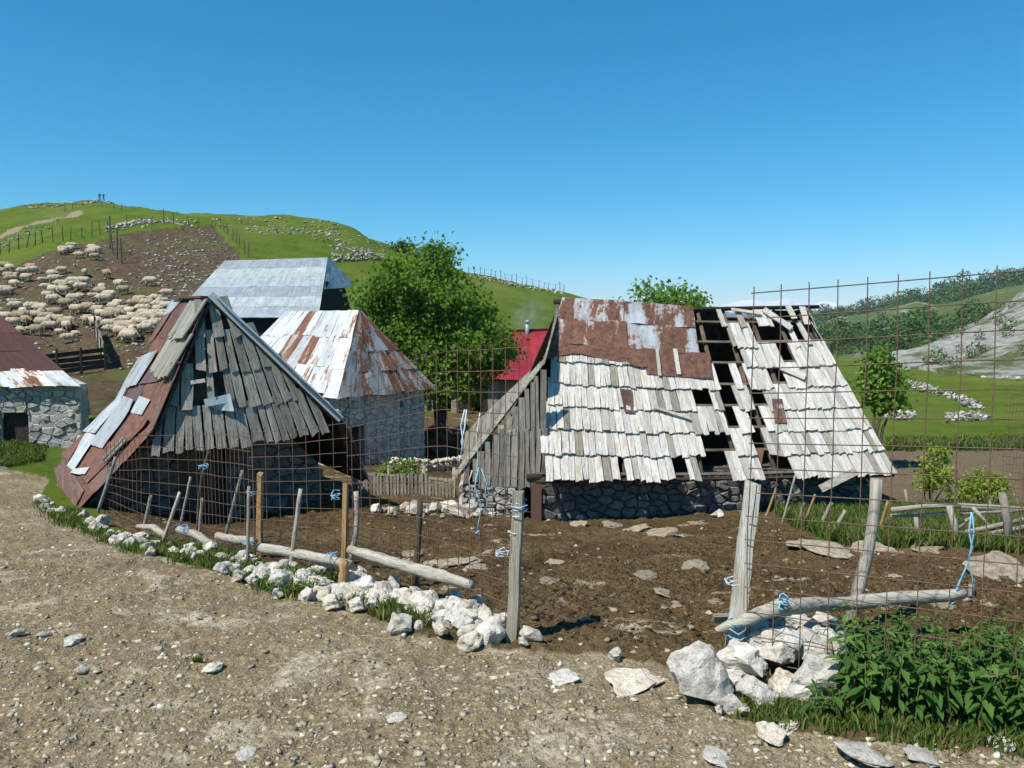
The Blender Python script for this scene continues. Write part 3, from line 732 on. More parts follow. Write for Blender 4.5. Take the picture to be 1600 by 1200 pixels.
def shingles(parent, meshes, S, rows, w, skip=None, tb=0.0, te=1.0, jit=.02, over=.22, flip=1, curve=None, mixed=None, miss=.0, s0=0.0, s1=1.0, limit=None):
    """Courses of boards from the eave upwards; skip(px, py, s, t) leaves one out."""
    n = 0
    for k in range(rows):
        a = tb + (te - tb) * k / rows; b = tb + (te - tb) * (k + 1) / rows
        ln = (S(s1, (a + b) / 2) - S(s0, (a + b) / 2)).length; c = max(1, int(round(ln / w)))
        e = [0.0]
        for i in range(c): e.append(e[-1] + rng.uniform(.72, 1.28))
        e = [s0 + (s1 - s0) * x / e[-1] for x in e]
        for i in range(c):
            s = (e[i] + e[i + 1]) / 2; ww = (e[i + 1] - e[i]) * ln / (s1 - s0) * .985
            dt = curve(s, k) if curve else 0
            q = S(s, (a + b) / 2 + dt); px, py = proj(q)
            if rng.random() < miss or (skip and skip(px, py, s, (a + b) / 2)): continue
            lay(parent, meshes if mixed is None or rng.random() > mixed[1] else mixed[0], S, s, a + dt + rng.uniform(-.12, .1) / rows * .5, min(b + over / rows + dt, te), ww, 'shingle',
                (.06 + rng.uniform(-.012, .015), .014), .024, rng.gauss(0, jit), 0, flip); n += 1
    return n
def st_of(S, px, py):
    """Where on a roof surface a picture point lies."""
    best = None; lo = (0, 1, 0, 1)
    for it in range(5):
        n = 14; best = None
        for i in range(n + 1):
            for j in range(n + 1):
                s = lo[0] + (lo[1] - lo[0]) * i / n; t = lo[2] + (lo[3] - lo[2]) * j / n
                x, y = proj(S(s, t)); dd = (x - px) ** 2 + (y - py) ** 2
                if best is None or dd < best[0]: best = (dd, s, t)
        ws = (lo[1] - lo[0]) / n * 1.5; wt = (lo[3] - lo[2]) / n * 1.5
        lo = (best[1] - ws, best[1] + ws, best[2] - wt, best[2] + wt)
    return best[1], best[2]
def sheet(parent, S, q, mat, lift=.07, name='roof_sheet', wav=.008, rag=0.0, nx=8, ny=6, th=.004, flip=1, seedk=0, curl=0.0):
    """A metal sheet over the quad q of (s, t): lower left, lower right, upper right, upper left."""
    vs = []; uv = []
    o = rng.uniform(0, 50)
    dx = (S(*q[1]) - S(*q[0])).length; dy = (S(*q[3]) - S(*q[0])).length
    for j in range(ny + 1):
        for i in range(nx + 1):
            a = i / nx; b = j / ny
            bb = b
            if rag and j == 0: bb = b + rag * (mnoise.noise(Vector((a * 5 + o, o, 0))) * .8 + .3 + .25 * rng.uniform(-1, 1))
            s = (q[0][0] * (1 - a) + q[1][0] * a) * (1 - bb) + (q[3][0] * (1 - a) + q[2][0] * a) * bb
            t = (q[0][1] * (1 - a) + q[1][1] * a) * (1 - bb) + (q[3][1] * (1 - a) + q[2][1] * a) * bb
            p, x, y, n = frame(S, s, t); n = n * flip
            h = lift + wav * 2 * mnoise.noise(Vector((a * dx * 2.2 + o, b * dy * 2.2, o))) + curl * ((1 - b) ** 6 + .6 * (2 * a - 1) ** 8) * mnoise.noise(Vector((a * 3 + o, 2, 1)))
            vs.append(p + n * h); uv.append((a * dx, b * dy))
    m = (nx + 1) * (ny + 1); vs += [v - frame(S, q[0][0], q[0][1])[3] * flip * th for v in vs]
    ix = lambda i, j: j * (nx + 1) + i
    fs = [(ix(i, j), ix(i + 1, j), ix(i + 1, j + 1), ix(i, j + 1)) for j in range(ny) for i in range(nx)]
    if flip < 0: fs = [f[::-1] for f in fs]
    fs += [tuple(m + k for k in f[::-1]) for f in fs]
    ring = [ix(i, 0) for i in range(nx + 1)] + [ix(nx, j) for j in range(1, ny + 1)] + [ix(i, ny) for i in range(nx - 1, -1, -1)] + [ix(0, j) for j in range(ny - 1, 0, -1)]
    b0 = len(vs); uv2 = uv + uv; L_ = len(ring)
    vs += [vs[k] for k in ring] + [vs[m + k] for k in ring]; uv2 += [uv[k] for k in ring] * 2
    fs += [(b0 + k, b0 + L_ + k, b0 + L_ + (k + 1) % L_, b0 + (k + 1) % L_) for k in range(L_)]
    me = bpy.data.meshes.new(name); me.from_pydata([tuple(v) for v in vs], [], fs); me.update()
    ul = me.uv_layers.new(name='UVMap')
    for lp in me.loops: ul.data[lp.index].uv = uv2[lp.vertex_index]
    for p in me.polygons[:nx * ny]: p.use_smooth = True
    return put(name, me, parent, None, mat)
def sheet_px(parent, S, pts, mat, **kw):
    """The same, its corners read off the picture: lower left, lower right, upper right, upper left."""
    return sheet(parent, S, [st_of(S, *p) for p in pts], mat, **kw)
def slab(parent, S, mat, name, inset=.0, th=.03, nx=1, ny=6, drop=.01, q=(0, 1, 0, 1)):
    """The boarded deck under a roof covering."""
    m = MB(); top = []
    for j in range(ny + 1):
        for i in range(nx + 1):
            s = q[0] + (q[1] - q[0]) * i / nx; t = q[2] + (q[3] - q[2]) * j / ny; p, a, b, n = frame(S, s, t); top.append((p - n * drop, n))
    vs = [p for p, n in top] + [p - n * th for p, n in top]; k = len(top); ix = lambda i, j: j * (nx + 1) + i
    fs = [(ix(i, j), ix(i + 1, j), ix(i + 1, j + 1), ix(i, j + 1)) for j in range(ny) for i in range(nx)]; fs += [tuple(k + w for w in f[::-1]) for f in fs]
    ring = [ix(i, 0) for i in range(nx + 1)] + [ix(nx, j) for j in range(1, ny + 1)] + [ix(i, ny) for i in range(nx - 1, -1, -1)] + [ix(0, j) for j in range(ny - 1, 0, -1)]
    fs += [(ring[w], k + ring[w], k + ring[(w + 1) % len(ring)], ring[(w + 1) % len(ring)]) for w in range(len(ring))]
    m.add(vs, fs); return m.build(name, mat, parent)
def bil(E0, E1, R0, R1):
    E0, E1, R0, R1 = map(Vector, (E0, E1, R0, R1))
    return lambda s, t: (E0 * (1 - s) + E1 * s) * (1 - t) + (R0 * (1 - s) + R1 * s) * t
def board(parent, a, b, w, th, mat, name='board', up=(0, -1, .6)):
    m = MB(); m.bar(a, b, w, th, up); return m.build(name, mat, parent)

# ------------------------------------------------------------------ the big shingled barn
barn = thing('shingled_barn', (4.2, 15.5, -1.08), 'big old barn with bleached shingle roof full of holes and rusty ridge sheets', 'barn')
E0 = P(838, 752, 14.3); E1 = P(1398, 742, 15.8); R0 = P(876, 471, 17.4); R1 = P(1256, 482, 18.3)
SAG = lambda s, t: Vector((0, 0, -.13 * math.sin(math.pi * s) * (1 - abs(t - .5)) ))
_SB = bil(E0, E1, R0, R1); SB = lambda s, t: _SB(s, t) + SAG(s, t)
HOLES = [(1105, 520, 1138, 552), (1112, 554, 1155, 584), (1124, 595, 1144, 622), (1086, 620, 1109, 652), (1134, 624, 1149, 658), (1172, 622, 1190, 655), (1180, 520, 1204, 546), (1210, 511, 1228, 549), (1266, 511, 1294, 541),
         (1300, 546, 1317, 569), (1224, 556, 1238, 580), (1202, 589, 1218, 615), (1096, 701, 1138, 735), (1188, 702, 1231, 732), (1176, 661, 1190, 692), (1076, 486, 1083, 514), (1106, 488, 1116, 514), (1130, 486, 1146, 514),
         (1160, 500, 1172, 520), (1204, 482, 1232, 510), (1240, 484, 1254, 510), (1260, 488, 1272, 508), (838, 720, 850, 760), (1155, 570, 1165, 600), (1060, 735, 1070, 765), (965, 735, 972, 760)]
BSHEETS = [(862, 470, 1106, 560), (1000, 545, 1110, 592)]
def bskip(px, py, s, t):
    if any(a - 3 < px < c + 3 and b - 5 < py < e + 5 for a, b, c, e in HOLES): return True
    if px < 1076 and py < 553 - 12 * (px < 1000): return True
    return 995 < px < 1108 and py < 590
roofb = slab(barn, lambda s, t: SB(s, t * .012 - .004), W_DARK, 'eave_plate', 0, .05)
for k in range(9):
    t = (k + .06) / 8
    if k < 8:
        for h in range(1):
            tt = t + .03
            m = MB(); pts = [SB(x / 8, tt) for x in range(9)]
            for a, b in zip(pts[:-1], pts[1:]): m.bar(a, b, .06, .03, (0, -.7, .7))
            m.build('batten', W_POSTD, barn)
for k in range(10):
    s = .02 + .96 * k / 9; a, b = SB(s, 0.0), SB(s, 1.0); n = frame(SB, s, .5)[3]
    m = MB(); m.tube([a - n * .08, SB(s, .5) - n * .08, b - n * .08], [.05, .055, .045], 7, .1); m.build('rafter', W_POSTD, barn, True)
nb = shingles(barn, SH_BARN, SB, 8, .138, bskip, jit=.018, miss=.008, mixed=(SH_BOARD, .06))
m = MB(); m.tube([R0 + Vector((-.15, -.02, .0)), R0.lerp(R1, .5) + Vector((0, 0, -.10)), R1 + Vector((.35, 0, .04))], [.06, .055, .045], 7, .1); m.build('ridge_pole', W_DARK, barn, True)
# back slope, right hip, left hip with the flared lean-to
RB0 = Vector((-.2, 20.8, -.2)); RB1 = Vector((9.0, 21.3, -.3))
SBK = bil(RB1, RB0, R1, R0)
m = MB()
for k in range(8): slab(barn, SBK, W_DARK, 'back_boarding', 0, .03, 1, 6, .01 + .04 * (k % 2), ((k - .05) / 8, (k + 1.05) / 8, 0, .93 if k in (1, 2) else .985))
SHR = bil(E1 + Vector((.02, .05, 0)), RB1, R1, R1 + Vector((.04, .12, 0)))
shingles(barn, SH_BARN, SHR, 8, .55, lambda px, py, s, t: rng.random() < .12, jit=.03)
slab(barn, SHR, W_DARK, 'hip_boarding', 0, .03, 4, 6, .05)
K0 = P(846, 566, 15.4); L0 = P(718, 738, 14.7); K1 = K0 + Vector((.30, 4.6, 0)); L1 = L0 + Vector((-.25, 5.6, 0))
def SL(s, t):
    if t < .5: q = t / .5; return (L1 * (1 - s) + L0 * s) * (1 - q) + (K1 * (1 - s) + K0 * s) * q
    q = (t - .5) / .5; return (K1 * (1 - s) + K0 * s) * (1 - q) + (R0 + Vector((-.12, .15, 0))).lerp(R0 + Vector((-.05, 0, 0)), s) * q
slab(barn, SL, W_BOARD, 'left_hip_boarding', 0, .04, 4, 10, .03)
rk = MB(); rk.bar(L0 + Vector((-.1, -.05, -.08)), K0 + Vector((0, -.03, -.02)), .09, .05, (0, -1, .4)); rk.build('rake_board', W_BOARD, barn)
# vertical boards closing the lean-to's front
xa = L0.x + .25
k = 0
for row in range(2):
    x = xa
    while x < E0.x + .1:
        w = rng.uniform(.09, .15); fx = (x - L0.x) / (K0.x - L0.x); zt = L0.z + (K0.z - L0.z) * min(1, fx) - .07
        yb = L0.y + (K0.y - L0.y) * .35 * min(1, fx) + .02
        if row == 0: z0, z1, yy = -.35 + rng.uniform(-.12, .1), min(zt, .72 + rng.uniform(-.04, .04)), yb - .05
        else: z0, z1, yy = .62 + rng.uniform(-.06, .06), zt, yb + .01
        if z1 - z0 > .12:
            M = Matrix.Identity(4); xx = Vector((w * .98, .02 * rng.uniform(-1, 1), rng.gauss(0, .004))); y_ = Vector((rng.gauss(0, .02), .05, z1 - z0))
            M.col[0] = (*xx, 0); M.col[1] = (*y_, 0); M.col[2] = (*(xx.cross(y_).normalized() * .025), 0); M.col[3] = (x + w / 2, yy, z0, 1)
            put('gable_board', SH_BOARD[rng.randrange(8)], barn, M)
        x += w
# stone walls
zb = -1.25; ztop = -.22
wa = (E0.x + .12, E0.y + .45); wb = (E1.x - .35, E1.y + .45); wl = math.hypot(wb[0] - wa[0], wb[1] - wa[1])
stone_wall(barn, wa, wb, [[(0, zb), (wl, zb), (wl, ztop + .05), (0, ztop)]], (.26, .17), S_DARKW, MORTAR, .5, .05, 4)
stone_wall(barn, (L0.x + .05, L0.y + .12), (wa[0] - .22, wa[1] - .10), [[(0, -1.25), (1.05, -1.25), (1.05, -.38), (0, -.34)]], (.17, .11), S_WALL, MORTAR, .4, .04, 5)
stone_wall(barn, wb, (wb[0] + .5, wb[1] + 4.8), [[(0, zb - .4), (4.8, zb - .4), (4.8, ztop), (0, ztop)]], (.3, .2), S_WALL, MORTAR, .4, .05, 6)
stone_wall(barn, (wb[0] + .5, wb[1] + 5.2), (wa[0] - 1.2, wb[1] + 5.0), [[(0, zb - .5), (8, zb - .5), (8, ztop), (0, ztop)]], (.8, .5), S_WALL, MORTAR, .4, .05, 6)
stone_wall(barn, (L0.x - .1, L0.y + 5.2), (L0.x + .05, L0.y + .14), [[(0, -1.4), (5, -1.3), (5, -.36), (0, -.34)]], (.6, .3), S_WALL, MORTAR, .4, .05, 6)
board(barn, (wa[0] - .11, wa[1] - .12, -1.1), (wa[0] - .11, wa[1] - .08, -.28), .2, .04, PURPLE, 'side_door', (0, -1, 0))
tp = MB(); tp.tube([(wa[0] - .3, wa[1] + .1, -.2), ((wa[0] + wb[0]) / 2, (wa[1] + wb[1]) / 2 + .1, -.24), (wb[0] + .45, wb[1] + .1, -.24)], [.07, .065, .07], 8, .08); tp.build('wall_plate', W_DARK, barn, True)
# rusty sheets along the ridge
for pts, mt, kw in [([(868, 503), (972, 509), (974, 474), (877, 469)], RUSTP, {}), ([(973, 509), (1084, 517), (1081, 483), (975, 474)], RUSTP, dict(curl=.05)),
                ([(861, 540), (979, 547), (977, 506), (867, 500)], RUSTP, {}), ([(980, 548), (1091, 558), (1084, 514), (978, 507)], RUSTP, {}),
                ([(845, 566), (934, 553), (930, 544), (861, 537)], RUST, dict(rag=.25)), ([(898, 557), (1010, 580), (1001, 549), (929, 543)], RUST, dict(rag=.3, curl=.06)),
                ([(1008, 588), (1111, 596), (1106, 556), (1001, 548)], RUST, dict(curl=.03)),
                ([(974, 648), (990, 649), (985, 613), (966, 612)], PURPLE, dict(lift=.10)), ([(1208, 664), (1226, 665), (1219, 627), (1203, 627)], PURPLE, dict(lift=.10)),
                ([(1170, 737), (1187, 737), (1193, 703), (1172, 703)], RUST, dict(lift=.03))]:
    sheet_px(barn, SB, pts, mt, **{**dict(lift=.10, wav=.012, nx=10, ny=7), **kw})
for a, b, w in [((1028, 592), (1024, 550), .07), ((1058, 590), (1052, 550), .09), ((1233, 518), (1190, 488), .16), ((1254, 594), (1217, 578), .17), ((1075, 659), (1019, 641), .06), ((1186, 495), (1140, 488), .08), ((1238, 503), (1228, 483), .14), ((1258, 512), (1250, 484), .14)]:
    sa, sb = st_of(SB, *a), st_of(SB, *b); pa, _, _, n = frame(SB, *sa); pb = SB(*sb)
    board(barn, pa + n * .125, pb + n * .115, w, .025, W_POSTW if w < .1 else W_BARN, 'loose_board', n)
board(barn, P(1282, 764, 15.2), P(1338, 736, 15.4), .16, .03, W_BOARD, 'loose_board')
for a, b in [((860, 755), (872, 722)), ((1052, 762), (1046, 738))]:
    pass

# ------------------------------------------------------------------ the tall hut with patched metal and shingles
GH = Vector((-5.63, 14.3, -.78)); e1 = Vector((.853, .522, 0)); e2 = Vector((-.522, .853, 0))
HL = lambda x, y, z: GH + e1 * x + e2 * y + Vector((0, 0, z))
hut = thing('shingled_hut', tuple(GH), 'steep stone hut with grey shingle hip and side roof patched in rust and zinc', 'hut')
ZR = 4.02
pl0 = [(-.02, -.14, ZR), (-1.10, -.98, 1.75), (-2.42, -.45, .22)]; pl1 = [(0, 3.7, ZR + .1), (-1.2, 3.8, 1.8), (-2.5, 3.9, .45)]
def prof(pl, t):
    q = t / .5 if t < .5 else (t - .5) / .5; a, b = (pl[2], pl[1]) if t < .5 else (pl[1], pl[0])
    return Vector(a) * (1 - q) + Vector(b) * q
def SHL(s, t):       # s: back (0) to front (1)
    t2 = t; a, b = prof(pl1, t2), prof(pl0, t2); p = a * (1 - s) + b * s; return HL(*p)
pr0 = [(.02, -.12, ZR + .06), (2.2, -.86, 1.70), (2.85, -.4, .4)]; pr1 = [(0, 3.7, ZR + .1), (1.7, 3.8, 1.9), (2.6, 3.9, .45)]
def SHRR(s, t):
    a, b = prof(pr0, t), prof(pr1, t); p = a * (1 - s) + b * s; return HL(*p)
slab(hut, SHL, W_DARK, 'left_boarding', 0, .05, 3, 12, .02); slab(hut, SHRR, W_DARK, 'right_boarding', 0, .05, 3, 12, .02)
# whole slope: overlapping old red sheets, then the patches on it
for j, (t0, t1) in enumerate([(-.01, .17), (.15, .33), (.31, .5), (.48, .68), (.66, .84), (.82, .985)]):
    es = [0, .33 + .1 * (j % 2), .68 + .06 * ((j + 1) % 2), 1.0]
    for i in range(3):
        sheet(hut, SHL, [(es[i] - .01, t0), (es[i + 1] + .01, t0 + rng.uniform(-.008, .008)), (es[i + 1] + .01, t1), (es[i] - .01, t1)], RUST if (i + j) % 3 else PURPLE, lift=.02 + .006 * (j % 2) + .003 * i, rag=.04 if i == 2 else 0, wav=.012, curl=.03)
Z2 = lambda pts: [(40 + x / 3, 440 + y / 3) for x, y in pts]
for pts, mt, lf, kw in [([(628, 152), (692, 147), (756, 76), (660, 80)], ZINC, .05, {}), ([(528, 268), (602, 288), (692, 150), (630, 152)], PURPLE, .055, {}), ([(488, 312), (562, 328), (602, 284), (530, 266)], RUST, .06, {}),
                    ([(380, 466), (532, 490), (636, 326), (474, 324)], ZINC, .075, {}), ([(536, 492), (640, 470), (742, 382), (640, 364)], PURPLE, .06, dict(rag=.1)), ([(242, 640), (300, 655), (405, 474), (338, 500)], PURPLE, .05, {}),
                    ([(254, 686), (342, 722), (496, 490), (402, 474)], ZINCW, .085, dict(curl=.03)), ([(314, 772), (372, 792), (525, 560), (470, 540)], ZINCW, .075, dict(curl=.03)), ([(205, 872), (238, 896), (346, 730), (296, 714)], ZINCW, .07, {}),
                    ([(505, 620), (560, 630), (600, 560), (545, 540)], ZINCW, .06, {}), ([(218, 908), (300, 918), (322, 882), (240, 888)], ZINCW, .09, dict(curl=.05)), ([(125, 762), (205, 850), (300, 712), (242, 640)], RUST, .05, dict(rag=.05)),
                    ([(168, 1062), (240, 1070), (285, 985), (130, 765)], PURPLE, .05, {}), ([(268, 930), (300, 958), (440, 815), (385, 795)], RUST, .07, dict(rag=.08, curl=.04)), ([(390, 800), (430, 825), (596, 650), (520, 625)], RUST, .07, dict(rag=.08, curl=.05))]:
    sheet_px(hut, SHL, Z2(pts), mt, lift=lf, wav=.01, **kw)
nh = 0
for (sa, sb, ta, tb) in [(.60, .99, .83, .99), (.52, .99, .68, .85)]:
    c = int((SHL(sb, (ta + tb) / 2) - SHL(sa, (ta + tb) / 2)).length / .16)
    for i in range(c): lay(hut, SH_HUT, SHL, sa + (sb - sa) * (i + .5) / c, ta + rng.uniform(-.008, .008), tb, (SHL(sb, ta) - SHL(sa, ta)).length / c * 1.05, 'shingle', (.12, .075), .025, rng.gauss(0, .012))
for i in range(3): lay(hut, SH_HUT, SHL, .80 + .035 * i, .28, .40, .13, 'shingle', (.12, .10), .025, .02)
# right slope: only its edge and top strip show
for j, (t0, t1) in enumerate([(-.01, .22), (.2, .45), (.43, .7), (.68, .985)]):
    for i in range(3): sheet(hut, SHRR, [(i / 3 - .04, t0), ((i + 1) / 3 + .01, t0), ((i + 1) / 3 + .01, t1), (i / 3 - .04, t1)], (ZINC, RUST, ZINC, ZINC)[j], lift=.03 + .005 * i, wav=.012, curl=.04)
for a, b, mt in [(pr0[0], pr0[1], ZINC), (pr0[1], pr0[2], W_DARK)]:
    m = MB(); m.bar(HL(a[0], a[1] - .02, a[2] + .03), HL(b[0], b[1] - .02, b[2] + .03), .05, .13, tuple(e1 * .6 + Vector((0, 0, .8)))); m.build('edge_strip', mt, hut)
cap = MB(); cap.bar(HL(0, -.1, ZR + .04), HL(0, 3.75, ZR + .14), .3, .04); cap.build('ridge_cap', RUST, hut)
# the shingled hip in front
he0, he1 = (-1.12, -.90, 1.50), (2.12, -.72, 1.52)
SHH = bil(HL(*he0), HL(*he1), HL(-.10, -.03, ZR - .02), HL(.10, -.03, ZR - .02))
hskip = lambda px, py, s, t: (292 < px < 306 and 548 < py < 575) or (303 < px < 322 and 582 < py < 628) or (334 < px < 348 and 590 < py < 622)
slab(hut, SHH, W_DARK, 'hip_boarding', 0, .03, 3, 6, .05, (.0, 1, .02, 1))
shingles(hut, SH_HUT, SHH, 4, .165, hskip, jit=.03, curve=lambda s, k: -.05 * (1 - s) * (k == 0) - .02 * math.sin(s * 3.1), mixed=(SH_BOARD, .15), over=.18, s1=.955)
for a, b, w in [((318, 632), (352, 626), .14), ((296, 600), (318, 597), .07)]:
    sa, sb = st_of(SHH, *a), st_of(SHH, *b); pa, _, _, n = frame(SHH, *sa); pb = SHH(*sb); board(hut, pa + n * .1, pb + n * .12, w, .02, ZINC if w > .1 else W_POSTW, 'loose_board', n)
sheet_px(hut, SHH, [(328, 640), (362, 646), (356, 618), (336, 622)], ZINC, lift=.13, curl=.12, wav=.04)
# gable walls of the shade-darkened stone, a plank door between
hA = HL(-2.0, .12, 0); hB = HL(2.05, .12, 0); z0 = -1.05; zh = GH.z
zt = lambda a: zh + 2.0
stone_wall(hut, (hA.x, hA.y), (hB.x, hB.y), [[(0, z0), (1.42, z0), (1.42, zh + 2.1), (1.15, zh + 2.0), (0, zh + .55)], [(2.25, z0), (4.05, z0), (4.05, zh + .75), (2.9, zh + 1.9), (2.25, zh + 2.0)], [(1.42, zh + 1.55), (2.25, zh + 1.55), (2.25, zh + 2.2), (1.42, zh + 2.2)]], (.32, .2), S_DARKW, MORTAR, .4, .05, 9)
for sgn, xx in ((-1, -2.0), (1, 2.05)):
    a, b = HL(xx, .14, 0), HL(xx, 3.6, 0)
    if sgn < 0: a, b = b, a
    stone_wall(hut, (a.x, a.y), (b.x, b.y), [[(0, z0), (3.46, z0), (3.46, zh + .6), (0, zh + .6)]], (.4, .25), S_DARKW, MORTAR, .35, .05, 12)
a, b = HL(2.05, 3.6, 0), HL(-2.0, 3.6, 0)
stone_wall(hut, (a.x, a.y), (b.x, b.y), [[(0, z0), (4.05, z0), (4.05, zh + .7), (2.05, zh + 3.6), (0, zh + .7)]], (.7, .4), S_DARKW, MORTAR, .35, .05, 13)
door = MB(); door.bar(HL(-.17, .26, -.2), HL(-.17, .26, 1.55), .80, .04, tuple(-e2)); door = door.build('door', W_DARK, hut)
for i in range(5):
    m = MB(); m.bar(HL(-.5 + .165 * i, .225, -.2), HL(-.5 + .165 * i, .225, 1.5), .15, .03, tuple(-e2)); m.build('plank', W_POSTD, door)

# ------------------------------------------------------------------ middle stone house with patchwork tin roof
CM = Vector((-4.63, 20.5, -1.05)); f1 = Vector((.62, .785, 0)).normalized(); f2 = Vector((-f1.y, f1.x, 0))
ML = lambda x, y, z: CM + f1 * x + f2 * y + Vector((0, 0, z))
mid = thing('stone_house', tuple(CM), 'pale stone house with patchwork tin roof beside the leafy tree', 'house')
ez, rz = 1.95, 4.22
S1 = bil(ML(-.18, 5.7, ez), ML(-.18, -.18, ez - .03), ML(1.6, 4.5, rz), ML(1.6, 1.0, rz))
S2 = bil(ML(-.18, -.18, ez - .03), ML(3.4, -.18, ez), ML(1.58, 1.0, rz), ML(1.62, 1.0, rz))
S3 = bil(ML(3.4, -.18, ez), ML(3.4, 5.7, ez), ML(1.6, 1.0, rz), ML(1.6, 4.5, rz)); S4 = bil(ML(3.4, 5.7, ez), ML(-.18, 5.7, ez), ML(1.62, 4.5, rz), ML(1.58, 4.5, rz))
for S, nm in ((S1, 'left'), (S2, 'front'), (S3, 'right'), (S4, 'back')): slab(mid, S, W_DARK, 'roof_boarding', 0, .05, 2, 6, .02)
for j, (t0, t1, c) in enumerate([(-.01, .32, 11), (.30, .67, 9), (.65, .99, 10)]):
    e = [0.0]
    for i in range(c): e.append(e[-1] + rng.uniform(.7, 1.3))
    e = [x / e[-1] for x in e]
    for i in range(c):
        dt = rng.choice((0, 0, .02, -.02)); sheet(mid, S1, [(e[i] - .004, t0 + dt), (e[i + 1] + .004, t0 + dt), (e[i + 1] + .004, t1), (e[i] - .004, t1)], TINR if rng.random() < (.3 if j == 0 else .06) else TIN, lift=.03 + .012 * (i % 2) + .006 * j, nx=4, ny=5, wav=.01, curl=.02)
for j, (t0, t1, c) in enumerate([(-.02, .26, 9), (.24, .5, 6), (.48, .74, 4), (.72, .99, 1)]):
    for i in range(c): sheet(mid, S2, [(i / c - .01, t0 + rng.uniform(-.03, .01)), ((i + 1) / c + .01, t0 + rng.uniform(-.03, .01)), ((i + 1) / c + .01, t1), (i / c - .01, t1)], TINR, lift=.03 + .015 * (i % 2) + .006 * j, nx=4, ny=4, wav=.015, curl=.05)
for S in (S3, S4):
    for i in range(5): sheet(mid, S, [(i / 5, 0), ((i + 1) / 5, 0), ((i + 1) / 5, .99), (i / 5, .99)], TINR, lift=.03 + .01 * (i % 2), nx=3, ny=4)
a, b = ML(0, 5.4, 0), ML(0, 0, 0); wz = CM.z
stone_wall(mid, (a.x, a.y), (b.x, b.y), [[(0, wz - .3), (5.4, wz - .3), (5.4, wz + 1.95), (0, wz + 1.95)]], (.27, .18), S_WHITEW, MORTARW, .4, .04, 21)
a, b = ML(.002, 0, 0), ML(3.2, 0, 0)
stone_wall(mid, (a.x, a.y), (b.x, b.y), [[(0, wz - .3), (.28, wz - .3), (.28, wz + 1.93), (0, wz + 1.93)], [(.28, wz + 1.08), (.86, wz + 1.08), (.86, wz + 1.93), (.28, wz + 1.93)],
          [(.86, wz - .3), (2.2, wz - .3), (2.2, wz + 1.93), (.86, wz + 1.93)], [(2.2, wz - .3), (2.34, wz - .3), (2.34, wz + 1.4), (2.2, wz + 1.4)], [(2.2, wz + 1.58), (2.34, wz + 1.58), (2.34, wz + 1.93), (2.2, wz + 1.93)], [(2.34, wz - .3), (3.2, wz - .3), (3.2, wz + 1.93), (2.34, wz + 1.93)]], (.26, .16), S_WHITEW, MORTARW, .4, .035, 22)
a, b = ML(3.2, .02, 0), ML(3.2, 5.4, 0); stone_wall(mid, (a.x, a.y), (b.x, b.y), [[(0, wz - .4), (5.4, wz - .4), (5.4, wz + 1.93), (0, wz + 1.93)]], (.5, .3), S_WALL, MORTARW, .4, .04, 23)
a, b = ML(3.2, 5.4, 0), ML(0, 5.4, 0); stone_wall(mid, (a.x, a.y), (b.x, b.y), [[(0, wz - .4), (3.2, wz - .4), (3.2, wz + 1.93), (0, wz + 1.93)]], (.6, .4), S_WALL, MORTARW, .4, .04, 24)
dm = MB(); dm.bar(ML(.57, .32, -.1), ML(.57, .32, 1.1), .6, .04, tuple(-f2)); dm.build('door', W_DARK, mid)
df = MB()
for x in (.30, .84): df.bar(ML(x, .02, -.1), ML(x, .02, 1.09), .07, .14, tuple(-f2))
df.bar(ML(.25, .02, 1.06), ML(.9, .02, 1.06), .14, .08); df.build('door_frame', W_BOARD, mid)

# ------------------------------------------------------------------ rusty-roofed hut by the road, steel barn, red-roofed house
fz = -.62
fh = thing('rust_roofed_hut', (-14, 22, fz), 'low stone hut with dark rusty red roof and a pale metal skirt along its eave', 'hut')
ev0 = P(-210, 604, 21.8); ev1 = P(122, 601, 21.8); rg1 = P(-62, 440, 24.5); rg0 = P(-330, 440, 24.5)
SF = bil(ev0, ev1, rg0, rg1); SFR = bil(ev1, ev1 + Vector((-3.4, 5, 0)), rg1, rg1 + Vector((-.05, .1, 0)))
slab(fh, SF, W_DARK, 'roof_boarding', 0, .05, 2, 4, .02); slab(fh, SFR, W_DARK, 'roof_boarding', 0, .05, 2, 4, .02)
RDARK = m_sheet('dark_rust_sheet', (.13, .06, .05), (.085, .034, .027), .25, True, .85)
for j in range(5):
    for i in range(6): sheet(fh, SF, [(i / 6 - .005, .12 + j * .175), ((i + 1) / 6 + .005, .12 + j * .175), ((i + 1) / 6 + .005, .31 + j * .175), (i / 6 - .005, .31 + j * .175)], RDARK, lift=.04 + .01 * ((i + j) % 2), nx=5, ny=4, wav=.02)
for i in range(9): sheet(fh, SF, [(i / 9 - .003, -.02 + rng.uniform(-.01, .01)), ((i + 1) / 9 + .003, -.02), ((i + 1) / 9 + .003, .14), (i / 9 - .003, .14)], (ZINCD, TINR, ZINCD)[i % 3], lift=.03 + .008 * (i % 2), nx=4, ny=4, wav=.012)
for i in range(3): sheet(fh, SFR, [(i / 3, 0), ((i + 1) / 3, 0), ((i + 1) / 3, .99), (i / 3, .99)], RDARK, lift=.03 + .01 * (i % 2), nx=4, ny=4)
w0 = ev0.x + .2; w1 = ev1.x - .08; wl = w1 - w0; dx0 = P(4, 690, 22).x - w0; dx1 = P(46, 690, 22).x - w0; tz = ev1.z - .02
stone_wall(fh, (w0, 22.0), (w1, 22.0), [[(0, fz - .4), (dx0, fz - .4), (dx0, tz), (0, tz)], [(dx1, fz - .4), (wl, fz - .4), (wl, tz), (dx1, tz)], [(dx0, fz + .85), (dx1, fz + .85), (dx1, tz), (dx0, tz)]], (.3, .19), S_WALL, MORTARW, .06, .045, 31)
